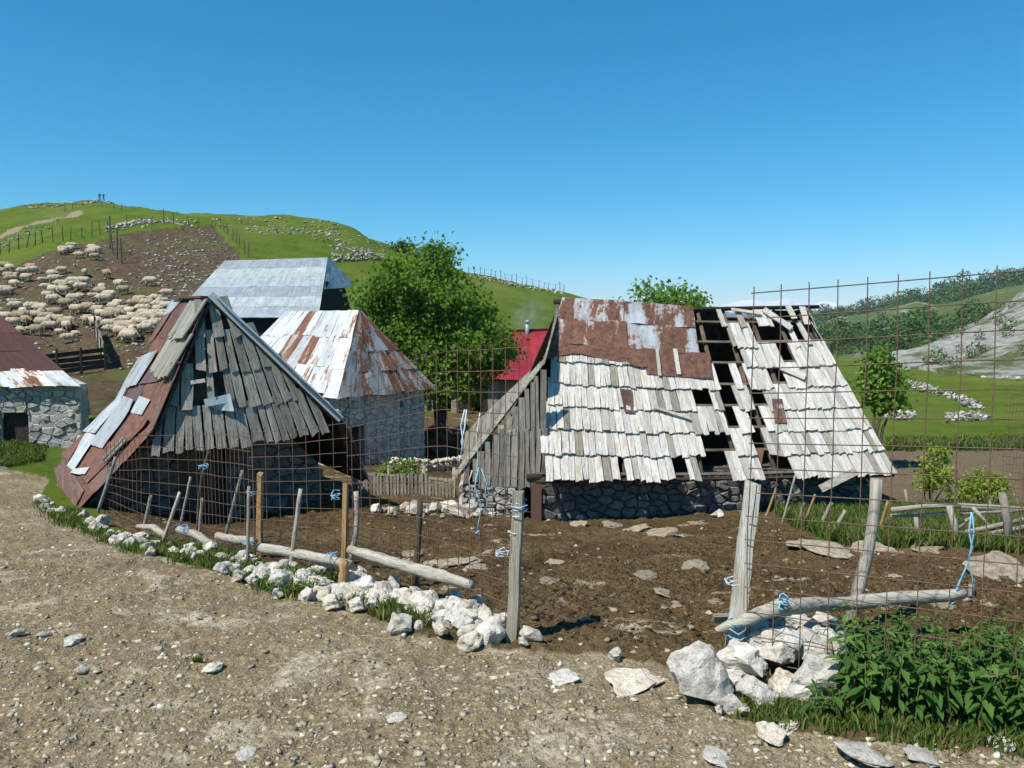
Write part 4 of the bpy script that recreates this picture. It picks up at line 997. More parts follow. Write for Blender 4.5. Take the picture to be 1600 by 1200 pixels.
stone_wall(fh, (w1 + .02, 22.34), (w1 - 2.9, 26.3), [[(0, fz - .5), (4.4, fz - .5), (4.4, tz), (0, tz)]], (.4, .25), S_WALL, MORTARW, .4, .045, 32)
dm = MB(); dm.bar((w0 + (dx0 + dx1) / 2, 22.2, fz - .1), (w0 + (dx0 + dx1) / 2, 22.2, fz + .9), dx1 - dx0 + .1, .04, (0, -1, 0)); dm.build('door', W_DARK, fh)

sbz = -.6
stb = thing('steel_roofed_barn', (-13, 40, sbz), 'large barn with smooth new grey steel roof over black board walls', 'barn')
q0 = P(268, 497, 38); q1 = P(497, 497, 38); k0 = P(351, 408, 42.5); k1 = P(512, 403, 42.5)
SS = bil(q0, q1, k0, k1); h0 = P(506, 452, 40); h1 = P(556, 449, 44)
slab(stb, SS, W_TAR, 'roof_boarding', 0, .06, 2, 4, .02)
for j in range(6):
    sheet(stb, SS, [(-.002, j / 6 + .002), (1.002, j / 6 + .002), (1.002, (j + 1) / 6), (-.002, (j + 1) / 6)], STEEL, lift=.03, nx=16, ny=3, wav=.010)
SSH = bil(h0, h1, k1, k1 + Vector((.05, .2, 0))); sheet(stb, SSH, [(0, 0), (1, 0), (1, 1), (0, 1)], STEEL, lift=.02, nx=6, ny=6, wav=.03)
bk0 = Vector((q0.x - .5, 47.5, q0.z)); bk1 = Vector((q1.x - .1, 47.5, q1.z)); SBB = bil(bk1, bk0, k1 + Vector((.06, .2, 0)), k0)
sheet(stb, SBB, [(0, 0), (1, 0), (1, 1), (0, 1)], STEEL, lift=.02, nx=6, ny=4)
SSL = bil(bk0, q0, k0 + Vector((-.05, .1, 0)), k0); sheet(stb, SSL, [(0, 0), (1, 0), (1, 1), (0, 1)], STEEL, lift=.02, nx=6, ny=4)
n = 12
for i in range(n):       # horizontal boards of the front wall
    z = sbz - .3 + (q1.z - sbz + .3) * (i + .5) / n; m = MB(); m.box(((q0.x + q1.x) / 2, 38.35 + .02 * (i % 2), z), (q1.x - q0.x - .3, 0, 0), (0, .05, 0), (0, 0, (q1.z - sbz + .3) / n * 1.02)); m.build('wall_board', W_TAR, stb)
gx = Vector((q1.x - .12, 38.4, 0)); gy = Vector((bk1.x - .12, 47.3, 0)); top = k1.z - .3
for i in range(14):      # boards of the end wall up into the gable
    z = sbz - .3 + i * .42; fr = max(0, (z + .42 - q1.z) / (top - q1.z + 1.2)); a = gx.lerp(gy, fr * .46); b = gx.lerp(gy, 1 - fr * .46)
    if z > h0.z + .35: break
    m = MB(); m.bar(Vector((a.x, a.y, z + .21)), Vector((b.x, b.y, z + .21)), .05, .43); m.build('wall_board', W_TAR, stb)

rh = thing('red_roofed_house', (-1.6, 33, -1.6), 'house with bright red sheet roof behind the leafy tree', 'house')
ra = P(655, 590, 31.5); rb = P(905, 596, 31.5); rc = P(668, 522, 34); re_ = P(892, 514, 34)
SR = bil(ra, rb, rc, re_)
slab(rh, SR, W_DARK, 'roof_boarding', 0, .05)
for i in range(7): sheet(rh, SR, [(i / 7 - .002, -.01), ((i + 1) / 7 + .002, -.01), ((i + 1) / 7 + .002, 1), (i / 7 - .002, 1)], REDP, lift=.03 + .012 * (i % 2), nx=4, ny=4, wav=.006)
SR2 = bil(rb + Vector((0, 5, 0)), ra + Vector((0, 5, 0)), re_, rc)
for i in range(3): sheet(rh, SR2, [(i / 3, 0), ((i + 1) / 3, 0), ((i + 1) / 3, 1), (i / 3, 1)], REDP, lift=.03 + .01 * (i % 2), nx=3, ny=3)
rcap = MB(); rcap.bar(rc + Vector((0, 0, .05)), re_ + Vector((0, 0, .05)), .3, .04); rcap.build('ridge_cap', REDP, rh)
x = ra.x + .25; zt_ = ra.z - .02
while x < rb.x - .2:
    w = rng.uniform(.16, .26); nm = 'wall_plank'
    z0_ = -1.75; px = proj((x + w / 2, 31.9, -.5))[0]
    if 688 < px < 705 or 740 < px < 756: z0_ = -.1
    m = MB(); m.box((x + w / 2, 31.9 + rng.uniform(-.012, .012), (z0_ + zt_) / 2), (w * .96, 0, 0), (0, .04, 0), (0, 0, zt_ - z0_)); m.build(nm, W_BOARD if rng.random() < .7 else W_DARK, rh); x += w
for xx in (ra.x + .2, rb.x - .2):
    m = MB(); m.add([(xx, 31.95, -1.8), (xx, 36.3, -1.8), (xx, 36.3, zt_), (xx, 34.1, rc.z - .1), (xx, 31.95, zt_), (xx + .06, 31.95, -1.8), (xx + .06, 36.3, -1.8), (xx + .06, 36.3, zt_), (xx + .06, 34.1, rc.z - .1), (xx + .06, 31.95, zt_)],
                   [(0, 1, 2, 3, 4), (9, 8, 7, 6, 5), (0, 5, 6, 1), (1, 6, 7, 2), (2, 7, 8, 3), (3, 8, 9, 4), (4, 9, 5, 0)]); m.build('end_wall', W_BOARD, rh)
m = MB(); m.box(((ra.x + rb.x) / 2, 36.3, (zt_ - 1.8) / 2), (rb.x - ra.x - .4, 0, 0), (0, .06, 0), (0, 0, zt_ + 1.8)); m.build('back_wall', W_DARK, rh)
chm = MB(); cpx_ = P(824, 512, 33.8); chm.tube([cpx_ + Vector((0, 0, -.5)), cpx_ + Vector((0, 0, .22))], [.09, .09], 10); chm.tube([cpx_ + Vector((0, 0, .24)), cpx_ + Vector((0, 0, .34))], [.15, .02], 10); chm.build('stove_pipe', TINR, rh, True)

# ------------------------------------------------------------------ trees and shrubs
def wp(px, py, Y): return np.array(P(px, py, Y))
gb = lambda px, Y: Vector((P(px, 600, Y).x, Y, G1(P(px, 600, Y).x, Y)))
tree('maple_tree', gb(690, 25.5), [(wp(650, 470, 25), (1.55, 1.5, 1.35)), (wp(715, 520, 25), (1.75, 1.6, 1.55)), (wp(640, 545, 24.6), (1.5, 1.3, 1.1)), (wp(745, 560, 25.2), (1.15, 1.2, 1.1)), (wp(690, 600, 24.6), (1.3, 1.2, .9)), (wp(600, 470, 25.2), (1.0, 1.0, .8)), (wp(668, 425, 25.2), (1.0, .9, .75))],
     'full round leafy green tree between the tin-roofed house and the red roof', 'tree', L_TREE, .135, 7, .13, 360, 95, .26, None, 3)
tree('leafy_tree', gb(1040, 42), [(wp(1035, 500, 42), (2.3, 2.0, 1.9)), (wp(1075, 510, 42), (1.6, 1.6, 1.4)), (wp(1000, 510, 42), (1.2, 1.4, 1.2))], 'pale green tree whose top rises behind the barn ridge', 'tree', L_LIGHT, .24, 4, .18, 110, 60, .36, None, 4)
tree('small_tree', gb(1378, 23.5), [(wp(1378, 600, 23.5), (.62, .6, .85)), (wp(1372, 570, 23.5), (.45, .45, .5)), (wp(1385, 632, 23.5), (.55, .55, .5))], 'small bright green tree beside the right end of the barn', 'tree', L_LIGHT, .13, 4, .06, 75, 46, .16, None, 5)
tree('tall_shrub', gb(1462, 16.4), [(wp(1462, 752, 16.3), (.36, .35, .42)), (wp(1468, 718, 16.4), (.20, .2, .30))], 'taller narrow yellow-green shrub at the edge of the ploughed field', 'shrub', L_YEL, .075, 6, .018, 46, 30, .10, None, 6)
tree('wide_shrub', gb(1530, 16.2), [(wp(1530, 765, 16.2), (.52, .4, .27)), (wp(1548, 752, 16.2), (.3, .3, .22))], 'low wide yellow-green shrub behind the log fence', 'shrub', L_YEL, .075, 6, .018, 60, 30, .10, None, 7)
tree('garden_shrub', gb(622, 18.6), [(wp(622, 742, 18.6), (.5, .4, .3))], 'small green shrub behind the picket fence', 'shrub', L_LIGHT, .09, 4, .02, 34, 34, .11, None, 8)
tree('hilltop_shrub', Vector(P(628, 400, 122)), [(wp(628, 389, 122), (2.4, 2, 1.1))], 'dark shrub on the ridge just above the leafy tree', 'shrub', L_WOOD, .4, 3, .06, 30, 30, .4, None, 9)

# ------------------------------------------------------------------ sheep on the slope
t = NT('wool'); g = t.noise(t.map(t.tc.outputs['Object'], (1, 1, 1), t.roff(9)), 7, 5, .65)
c = t.ramp(g, [(.3, (.30, .25, .18)), (.7, (.60, .53, .41))]); c = t.mix(1.0, c, t.ramp(t.oi.outputs['Random'], [(0, (.62, .56, .48)), (.4, (.92, .88, .82)), (1, (1.08, 1.05, 1.0))]), 'MULTIPLY')
t.bump(g, .9, .02); SHEEPW = t.col(c, .95, 0, .1)
SHEEPH = m_plain('sheep_face', (.19, .14, .095), .9, .3, 9)
def sheep_mesh(seed):
    rs = random.Random(seed); bm = bmesh.new()
    def ball(c, r, sub=2):
        q = bmesh.ops.create_icosphere(bm, subdivisions=sub, radius=1)['verts']
        for v in q: v.co = Vector((v.co.x * r[0], v.co.y * r[1], v.co.z * r[2])) + Vector(c)
    ball((0, 0, .62), (.52, .27, .28), 3); ball((.26, 0, .64), (.30, .26, .27)); ball((-.28, 0, .63), (.30, .27, .28))
    hz = rs.choice((.36, .55, .78, .80)); hd = Vector((.74, rs.uniform(-.12, .12), hz))
    for k in range(4): ball(Vector((.44, 0, .68)).lerp(hd, k / 3 * .85), (.15 - .015 * k,) * 3, 1)
    ball(hd + Vector((.06, 0, -.03)), (.14, .075, .085), 2)
    for s in (-1, 1): ball(hd + Vector((-.05, s * .11, .02)), (.03, .07, .025), 1)
    for x in (-.34, .32):
        for s in (-1, 1):
            for k in range(6): ball((x + (.02 if x > 0 else -.03) * math.sin(k), s * .13, .06 + .08 * k), (.045 + .008 * k,) * 3, 1)
    ball((-.58, 0, .62), (.06, .05, .13), 1)
    me = bpy.data.meshes.new('sheep'); bm.to_mesh(me); bm.free()
    o = bpy.data.objects.new('tmp', me); C.objects.link(o)
    md = o.modifiers.new('r', 'REMESH'); md.mode = 'VOXEL'; md.voxel_size = .035
    dg = bpy.context.evaluated_depsgraph_get(); ev = bpy.data.meshes.new_from_object(o.evaluated_get(dg)); bpy.data.objects.remove(o)
    off = Vector((seed * 5, 0, 0))
    for v in ev.vertices:
        if v.co.x < .52 and v.co.z > .34: v.co += v.co.normalized() * mnoise.noise(v.co * 9 + off) * .035
    ev.materials.append(SHEEPW); ev.materials.append(SHEEPH)
    for p in ev.polygons:
        p.use_smooth = True
        if p.center.x > .64 or p.center.z < .30: p.material_index = 1
    ev.name = 'sheep'; return ev
SHEEP = [sheep_mesh(i) for i in range(5)]
rs = np.random.default_rng(8)
zones_px = [([(2, 490), (60, 470), (70, 430), (100, 425), (180, 430), (240, 425), (255, 470), (258, 505), (200, 520), (120, 500), (10, 520)], 52), ([(180, 480), (262, 465), (262, 500), (232, 530), (180, 545), (160, 525)], 46), ([(-10, 495), (40, 490), (110, 510), (100, 530), (20, 525)], 17), ([(0, 425), (50, 415), (60, 445), (0, 470)], 14), ([(90, 390), (150, 392), (155, 412), (95, 412)], 7)]
cand = []
for poly, n in zones_px: cand += scatter_px(poly, n * 3, rs)
gpts = gp_many(cand, 30); pz = []; placed = []; cnt = [0] * 5; src = [i for i, (poly, n) in enumerate(zones_px) for _ in range(n * 3)]
for i, p in enumerate(gpts):
    z = src[i]
    if cnt[z] >= zones_px[z][1]: continue
    if all((p[0] - q[0]) ** 2 + (p[1] - q[1]) ** 2 > .62 ** 2 for q in placed): placed.append(p); pz.append(z); cnt[z] += 1
for a in [(100, 396), (112, 391), (124, 404), (143, 405), (107, 535), (118, 527), (150, 515), (138, 512), (103, 515), (92, 510)]:
    q = gp(a[0], a[1], 30)
    placed.append(np.array(q))
for i, p in enumerate(placed):
    o = bpy.data.objects.new('sheep', SHEEP[i % 5]); C.objects.link(o); s = rs.uniform(.78, 1.02) if rs.uniform() > .12 else rs.uniform(.5, .65)
    gx = (zg(np.array([p[0] + .5]), np.array([p[1]]))[0] - zg(np.array([p[0] - .5]), np.array([p[1]]))[0])
    a = rs.choice((0, math.pi)) + rs.normal() * .45
    o.location = (p[0], p[1], zg(np.array([p[0]]), np.array([p[1]]))[0] - .05); o.rotation_euler = (0, 0, a); o.scale = (s,) * 3
    z = pz[i] if i < len(pz) else 5
    props(o, ('cream sheep in the loose middle of the flock on the slope', 'cream sheep packed in the dense crowd beyond the patched hut', 'cream sheep in the row above the rusty-roofed hut', 'cream sheep at the flank of the flock farthest from the steel barn', 'cream sheep in the small group highest on the slope', 'cream sheep standing apart from the flock on bare ground')[z], 'sheep',
          ('loose middle of the flock', 'dense crowd of sheep', 'sheep above the rusty roof', 'flank of the flock', 'highest sheep', 'sheep apart from the flock')[z])

# ------------------------------------------------------------------ two people on the hilltop
def person(px, py, label, arms, tone):
    bz = gp(px, py, 120); bz.z = G1(bz.x, bz.y); base = Vector((0, 0, 0))
    J = {'pel': (0, 0, .95, .13), 'che': (0, 0, 1.30, .15), 'nec': (0, 0, 1.50, .06), 'hea': (0, .0, 1.60, .10), 'top': (0, 0, 1.72, .09)}
    E = [('pel', 'che'), ('che', 'nec'), ('nec', 'hea'), ('hea', 'top')]
    for s, n in ((-1, 'l'), (1, 'r')):
        J.update({'hip' + n: (s * .10, 0, .88, .09), 'kne' + n: (s * .13, -.02, .48, .065), 'ank' + n: (s * .15, 0, .08, .045), 'toe' + n: (s * .16, -.14, .04, .04), 'sho' + n: (s * .19, 0, 1.42, .065)})
        e, h = arms[n]; J.update({'elb' + n: (*e, .048), 'wri' + n: (*h, .035)})
        E += [('pel', 'hip' + n), ('hip' + n, 'kne' + n), ('kne' + n, 'ank' + n), ('ank' + n, 'toe' + n), ('che', 'sho' + n), ('sho' + n, 'elb' + n), ('elb' + n, 'wri' + n)]
    ks = list(J); me = bpy.data.meshes.new('person'); me.from_pydata([J[k][:3] for k in ks], [(ks.index(a), ks.index(b)) for a, b in E], []); me.update()
    o = bpy.data.objects.new('tmp', me); C.objects.link(o); md = o.modifiers.new('s', 'SKIN'); md.use_smooth_shade = True
    for i, k in enumerate(ks): me.skin_vertices[0].data[i].radius = (J[k][3],) * 2
    me.skin_vertices[0].data[0].use_root = True
    o.modifiers.new('d', 'SUBSURF').levels = 1
    ev = bpy.data.meshes.new_from_object(o.evaluated_get(bpy.context.evaluated_depsgraph_get())); bpy.data.objects.remove(o)
    for m in (m_plain('trousers', (.03, .035, .05), .9), m_plain('jacket', tone, .9), m_plain('skin', (.45, .28, .2), .6), m_plain('hair', (.03, .02, .015), .8)): ev.materials.append(m)
    for p in ev.polygons: c = p.center; p.material_index = 3 if c.z > 1.66 else 2 if c.z > 1.49 else 0 if c.z < .93 and abs(c.x) < .24 else 1
    q = put('person', ev, None, Matrix.Translation(bz)); props(q, label, 'person', 'people on the hilltop')
person(156, 314, 'person standing upright with arms down on the hilltop', {'l': ((-.25, .02, 1.15), (-.26, -.06, .92)), 'r': ((.25, .02, 1.15), (.26, -.06, .92))}, (.04, .06, .12))
person(162, 315, 'person with both elbows raised to the face on the hilltop', {'l': ((-.42, -.10, 1.40), (-.12, -.28, 1.55)), 'r': ((.42, -.10, 1.40), (.12, -.28, 1.55))}, (.03, .05, .10))

# ------------------------------------------------------------------ posts, rails, wire, twine
def stake(name, base, top, r0, r1, mat, label, cat='post', group=None, n=8, square=False, sink=.15, bend=0.0, jit=.06):
    base, top = Vector(base), Vector(top); root = base
    k = 7; pts = []; ax = (top - base)
    for i in range(k):
        f = i / (k - 1); p = base - ax.normalized() * sink * (i == 0) + ax * f; p += Vector((math.sin(f * 3.1) * bend, 0, 0)) + Vector((rng.uniform(-1, 1), rng.uniform(-1, 1), 0)) * r0 * .12; pts.append(p - base)
    m = MB(); rad = [r0 + (r1 - r0) * i / (k - 1) for i in range(k)]
    if square:
        vs = []
        for i, p in enumerate(pts):
            for sx, sy in ((-1, -1), (1, -1), (1, 1), (-1, 1)): vs.append(p + Vector((sx * rad[i] * (1 + rng.uniform(-.05, .05)), sy * rad[i] * (1 + rng.uniform(-.05, .05)), 0)) + Vector((sy * rad[i] * .25, -sx * rad[i] * .25, 0)))
        for q in range(4): vs[-4 + q] = vs[-4 + q] + Vector((0, 0, rng.uniform(-.03, .03)))
        fs = [(i * 4 + a, i * 4 + (a + 1) % 4, i * 4 + 4 + (a + 1) % 4, i * 4 + 4 + a) for i in range(k - 1) for a in range(4)] + [(3, 2, 1, 0), tuple((k - 1) * 4 + a for a in range(4))]
        m.add(vs, fs)
    else: m.tube(pts, rad, n, jit)
    o = put(name, m.mesh(name, not square), None, Matrix.Translation(base), mat)
    return props(o, label, cat, group)
def post_px(b, t, w, mat, label, dy=0.0, **kw):
    """A post between two picture points, standing on the ground; w in metres."""
    B = gp(*b); T = P(t[0], t[1], B.y + dy); return stake(kw.pop('name', 'fence_post'), B, T, w / 2, w / 2 * kw.pop('taper', .9), mat, label, **kw), B, T
FG = 'posts of the wire fence'
_, PB, PT = post_px((800, 1003), (811, 770), .095, W_POST, 'straight square grey gate post with pale twine wound round its top', square=True, group=FG)
_, p2, p2t = post_px((649, 920), (657, 780), .075, W_POSTD, 'dark round fence post standing alone behind the white rocks', group=FG)
post_px((537, 893), (540, 757), .058, W_POSTO, 'split orange-brown fence post with a blue loop at its head', group=FG, square=True)
post_px((546, 880), (556, 768), .075, W_POST, 'forked grey fence post beside the split orange one', group=FG, bend=.05)
post_px((536, 922), (538, 876), .11, W_POSTO, 'short broken brown stump set among the kerb rocks', group=FG, name='post_stump', cat='stump')
post_px((453, 896), (470, 764), .055, W_POST, 'thin grey stake leaning right in front of the shingled hut', group=FG)
post_px((406, 872), (406, 741), .062, W_POSTO, 'straight orange-brown fence post in front of the hut', group=FG, square=True)
post_px((387, 888), (389, 760), .045, W_POST, 'grey stake with blue twine tied at top and foot', group=FG)
post_px((350, 850), (379, 735), .055, W_POST, 'long grey stake leaning far right by the hut door', group=FG)
post_px((309, 842), (326, 704), .042, W_POSTD, 'tall crooked brown stake with blue twine near its top', group=FG, bend=-.06)
post_px((310, 846), (316, 778), .05, W_POST, 'short straight grey stake at the foot of the crooked one', group=FG)
post_px((280, 830), (298, 745), .045, W_POST, 'thin dim grey stake leaning right against the dark wall', group=FG)
post_px((255, 850), (281, 769), .05, W_POSTW, 'pale bark-stripped stake leaning right over the grass', group=FG)
post_px((225, 826), (236, 774), .06, W_POST, 'short thick grey stake close to the hut corner', group=FG)
post_px((153, 800), (181, 714), .06, m_plain('galvanised_pipe', (.20, .22, .23), .6, .2), 'grey prop leaning under the edge of the patched roof', name='roof_prop', cat='prop')
_, RB_, RT_ = post_px((1143, 1042), (1176, 756), .13, W_POSTW, 'thick square whitish post with rust streaks wedged in the boulders', square=True, group=FG)
_, QB_, QT_ = post_px((1322, 985), (1369, 748), .115, W_POST, 'thick round grey post leaning right with a knot at its head', group=FG, bend=.06, jit=.1)
stake('twine_stake', gp(1517, 938), gp(1517, 938) + Vector((0, 0, .12)), .03, .03, W_POST, 'short stub of stake under the long hanging blue twine', 'stake')

def rail(name, pts, rad, mat, label, flat=None):
    pts = [Vector(p) for p in pts]; c = pts[0]
    m = MB()
    if flat:
        for a, b in zip(pts[:-1], pts[1:]): m.bar(a - c, b - c, flat[1], flat[0], (0, -.5, 1))
    else:
        q = []; rr = []
        for i in range(len(pts) - 1):
            for k in range(4): q.append(pts[i].lerp(pts[i + 1], k / 4) - c + Vector((0, rng.uniform(-1, 1), rng.uniform(-1, 1))) * rad[i] * .10); rr.append((rad[i] * (4 - k) + rad[i + 1] * k) / 4 * rng.uniform(.92, 1.08))
        m.tube(q + [pts[-1] - c], rr + [rad[-1]], 9, .10)
    return props(put(name, m.mesh(name, not flat), None, Matrix.Translation(c), mat), label, 'rail')
def lift(p, h): return Vector((p[0], p[1], p[2] + h))
yr = RB_.y - .12
rail('log_rail', [P(1118, 985, yr), P(1150, 975, yr), P(1220, 947, yr + .05), P(1330, 942, QB_.y - .25), P(1420, 934, QB_.y - .15), P(1505, 927, QB_.y - .05)], [.025, .05, .062, .062, .065, .05], W_RAIL, 'long curved grey log tied across the two thick posts')
rail('short_plank', [P(1114, 966, yr + .26), P(1210, 962, yr + .3)], 0, W_RAIL, 'short plank end sticking out behind the whitish post', (.07, .04))
def gl(px, py, h): return lift(gp(px, py), h)
rail('bottom_plank', [P(546, 858, 8.35), P(595, 873, 8.05), P(640, 886, 7.75), P(690, 901, 7.5), P(738, 915, 7.3)], [.05, .062, .058, .062, .045], W_RAIL, 'long grey split log tied low behind the dark round post')
rail('bottom_log', [P(404, 856, 9.0), P(470, 866, 8.7), P(548, 882, 8.2)], [.06, .058, .05], W_RAIL, 'grey log lying low between the orange posts')
rail('crooked_log', [P(276, 826, 10.4), P(312, 838, 10.1), P(345, 866, 9.75)], [.05, .055, .065], W_RAIL, 'crooked split log sagging over the grass verge')
rail('thin_log', [P(215, 823, 10.9), P(240, 824, 10.7), P(258, 838, 10.45)], [.035, .05, .045], W_RAIL, 'short bent log at the hut end of the fence')
rail('short_log', [P(340, 838, 9.9), P(365, 842, 9.7), P(397, 846, 9.4)], [.05, .055, .05], W_RAIL, 'short grey log beside the blue-tied stake')
def mesh_panel(name, path, heights, cell, label, r=.0042, sag=0.03, seed=0, base=.08):
    """Welded rusty mesh standing along a ground path; heights along it."""
    rs = random.Random(seed); path = [Vector(p) for p in path]; L = [0]
    for a, b in zip(path[:-1], path[1:]): L.append(L[-1] + (b - a).length)
    def at(d):
        d = max(0, min(L[-1], d)); i = max(0, min(len(path) - 2, int(np.searchsorted(L, d) - 1))); f = (d - L[i]) / (L[i + 1] - L[i])
        return path[i].lerp(path[i + 1], f), heights[i] * (1 - f) + heights[i + 1] * f
    root = thing(name, tuple(path[0]), label, 'wire mesh', 'wire mesh panels of the fence')
    nv = int(L[-1] / cell); rows = int(max(heights) / cell)
    def pt(d, k):
        p, h = at(d); w = mnoise.noise(Vector((d * .9 + seed, k * .3, 0))) * sag; n = Vector((.3, -1, 0)).normalized()
        return p + Vector((0, 0, base + h * k / rows)) + n * w + Vector((0, 0, mnoise.noise(Vector((d * .7, k * .21, seed + 5))) * sag * .7))
    m = MB()
    for k in range(rows + 1):
        e0 = -.02 if rs.random() < .6 else rs.uniform(0, .12); e1 = L[-1] + (.02 if rs.random() < .6 else -rs.uniform(0, .1))
        m.tube([pt(e0 + (e1 - e0) * i / 16, k) for i in range(17)], r, 4)
    m.build('horizontal_wires', WIRE, root)
    m = MB()
    for i in range(nv + 1):
        d = min(L[-1], i * cell + .02); m.tube([pt(d, k) + Vector((0, 0, .05 * (k == rows) - .03 * (k == 0))) for k in range(rows + 1)], r, 4)
    m.build('vertical_wires', WIRE, root); return root
mesh_panel('wire_mesh_panel', [gp(812, 998), gp(700, 948), gp(640, 925), gp(545, 895)], [2.52, 2.5, 2.4, 2.15], .185, 'tall sagging mesh panel on the left side of the gate opening', .004, .05, 3)
mesh_panel('wire_mesh_panel', [gp(548, 893), gp(470, 885), gp(392, 878)], [1.75, 1.55, 1.5], .17, 'low mesh panel between the two orange-brown posts', .004, .06, 5)
mesh_panel('wire_mesh_panel', [gp(400, 876), gp(310, 845), gp(225, 828), gp(168, 800)], [1.45, 1.5, 1.4, .95], .17, 'low bent mesh panel in front of the dark hut wall', .004, .08, 8)
xr0 = P(1166, 800, RB_.y - .1); xr1 = P(1560, 800, 5.25); dv = (xr1 - xr0); e_ = xr1 + dv * .55
mesh_panel('wire_mesh_panel', [Vector((xr0.x, xr0.y, .03)), Vector((xr1.x, xr1.y, .05)), Vector((e_.x, e_.y, .05))], [2.92, 3.02, 3.05], .2, 'tall straight mesh panel rising above the nettles right of the gate', .0045, .02, 11)
mp = mesh_panel('wire_mesh_panel', [gp(1700, 905), gp(1560, 846)], [2.1, 2.0], .11, 'leaning fine mesh panel over the log fence at the ploughed field', .0035, .03, 14)

def twine(pts, r, mat, label, extra=(), name='twine'):
    r *= .6
    pts = [Vector(p) for p in pts]; c = pts[0]; m = MB(); m.tube([p - c for p in pts], r, 5, .25)
    for e in extra: m.tube([Vector(p) - c for p in e], r, 5, .25)
    return props(put(name, m.mesh(name, True), None, Matrix.Translation(c), mat), label, 'twine', 'blue twine on the fence')
def coil(c, r, n, h, seed=0):
    rs = random.Random(seed); return [Vector(c) + Vector((math.cos(i * 1.1) * r * rs.uniform(.6, 1.3), math.sin(i * 1.1) * r * rs.uniform(.6, 1.3), h * i / n + rs.uniform(-.02, .02))) for i in range(n)]
D = lambda l, Y: [P(a, b, Y) for a, b in l]
twine(D([(1518, 800), (1514, 830), (1519, 855), (1510, 885), (1497, 915), (1488, 945)], QB_.y - .1), .011, ROPE, 'long blue twine hanging in two strands above the log end', [D([(1519, 802), (1522, 830), (1517, 858), (1512, 880), (1520, 905), (1520, 930)], QB_.y - .1), coil(P(1487, 944, QB_.y - .1), .02, 9, .02)])
twine(coil(P(1224, 930, yr - .05), .03, 22, -.10, 2), .011, ROPE, 'bright blue twine knot on top of the curved log')
twine(coil(P(1149, 965, yr), .07, 18, -.18, 3), .010, ROPE, 'blue twine binding log and whitish post together')
twine(coil(P(1148, 912, RB_.y), .075, 14, .04, 4), .009, ROPEP, 'pale blue twine round the middle of the whitish post')
twine(coil(P(811, 783, PB.y), .062, 34, -.12, 5), .009, ROPEP, 'pale twine wound round the square gate post head')
twine(coil(P(806, 830, PB.y), .062, 10, -.03, 6), .008, ROPEP, 'thin pale twine tied half way up the square gate post')
twine(D([(748, 730), (742, 760), (752, 790), (748, 815), (746, 835)], 7.1), .009, ROPE, 'long pale blue strand dangling on the mesh before the barn corner', [D([(752, 732), (760, 755), (758, 775), (768, 800)], 7.1), coil(P(746, 834, 7.1), .02, 8, .02)])
twine(D([(726, 640), (720, 665), (724, 690), (720, 712)], 7.3), .014, ROPEP, 'thick frayed blue hank hanging high on the mesh', [D([(729, 640), (726, 670), (721, 690), (725, 708)], 7.3)])
twine(D([(750, 645), (745, 680), (747, 720), (742, 760), (744, 785)], 7.2), .011, m_plain('bleached_twine', (.48, .45, .38), .9), 'bleached rope hanging beside the frayed hank', [D([(738, 735), (733, 750), (735, 780)], 7.2)])
for (px, py, Y, lb) in [(524, 766, 8.35, 'blue twine loop hanging from the split orange post'), (517, 865, 8.3, 'tangle of blue twine on the low log end'), (394, 768, 9.3, 'blue twine knot atop the stake before the hut door'), (389, 845, 9.2, 'blue twine knot at the foot of the stake'), (318, 726, 9.95, 'blue twine tuft on the tall crooked stake'), (287, 822, 10.2, 'thin blue twine on the crooked split log'), (784, 860, 6.9, 'small pale twine end caught low in the mesh')]:
    twine(coil(P(px, py, Y), .06, 16, -.12 if 'loop' in lb else -.05, int(px)), .008, ROPE if 'pale' not in lb else ROPEP, lb)

# stakes and log fence on the right, picket fence in the middle
SG = 'stakes by the barn wall'
for i, (b, tt, w) in enumerate([((1196, 810), (1213, 762), .05), ((1222, 818), (1243, 742), .04), ((1246, 822), (1256, 785), .05), ((1255, 824), (1274, 772), .05), ((1277, 832), (1300, 785), .07), ((1301, 836), (1321, 797), .07), ((1370, 842), (1388, 782), .05)]):
    post_px(b, tt, w, W_POST if i % 3 else W_POSTO, ('thin grey stake leaning right in the grass by the barn wall', 'thin orange-brown stake leaning right in the grass by the barn wall')[i % 3 == 0], name='garden_stake', cat='stake', group=(SG, 'orange stakes by the barn wall')[i % 3 == 0])
LF = 'parts of the log fence'
lf = thing('log_fence', tuple(gp(1490, 850)), 'rickety grey log fence with crossed poles before the ploughed field', 'fence')
def lfpost(b, tt, w, nm='post'):
    B = gp(*b); T = P(tt[0], tt[1], B.y); m = MB(); m.tube([B + Vector((0, 0, -.1)), B.lerp(T, .5) + Vector((.02, 0, 0)), T], [w / 2, w / 2, w * .4], 7, .1); m.build(nm, W_POST, lf, True)
Y0 = gp(1490, 852).y
for b, tt, w in [((1496, 856), (1483, 790), .10), ((1432, 850), (1430, 802), .07), ((1418, 800), (1414, 765), .06), ((1578, 862), (1566, 770), .12), ((1640, 870), (1630, 780), .12), ((1548, 810), (1546, 782), .06)]: lfpost(b, tt, w)
for a, b, w in [((1392, 797), (1500, 791), .07), ((1390, 806), (1490, 801), .05), ((1498, 790), (1660, 800), .08), ((1470, 840), (1620, 806), .07), ((1520, 793), (1562, 838), .05), ((1490, 832), (1524, 800), .05), ((1540, 836), (1640, 814), .07), ((1500, 802), (1640, 794), .05)]:
    A_, B_ = P(a[0], a[1], Y0 + rng.uniform(-.1, .1)), P(b[0], b[1], Y0 + rng.uniform(-.1, .1)); m = MB(); m.tube([A_, A_.lerp(B_, .5) + Vector((0, 0, rng.uniform(-.03, .03))), B_], [w / 2, w / 2, w * .4], 7, .1); m.build('pole', W_RAIL, lf, True)
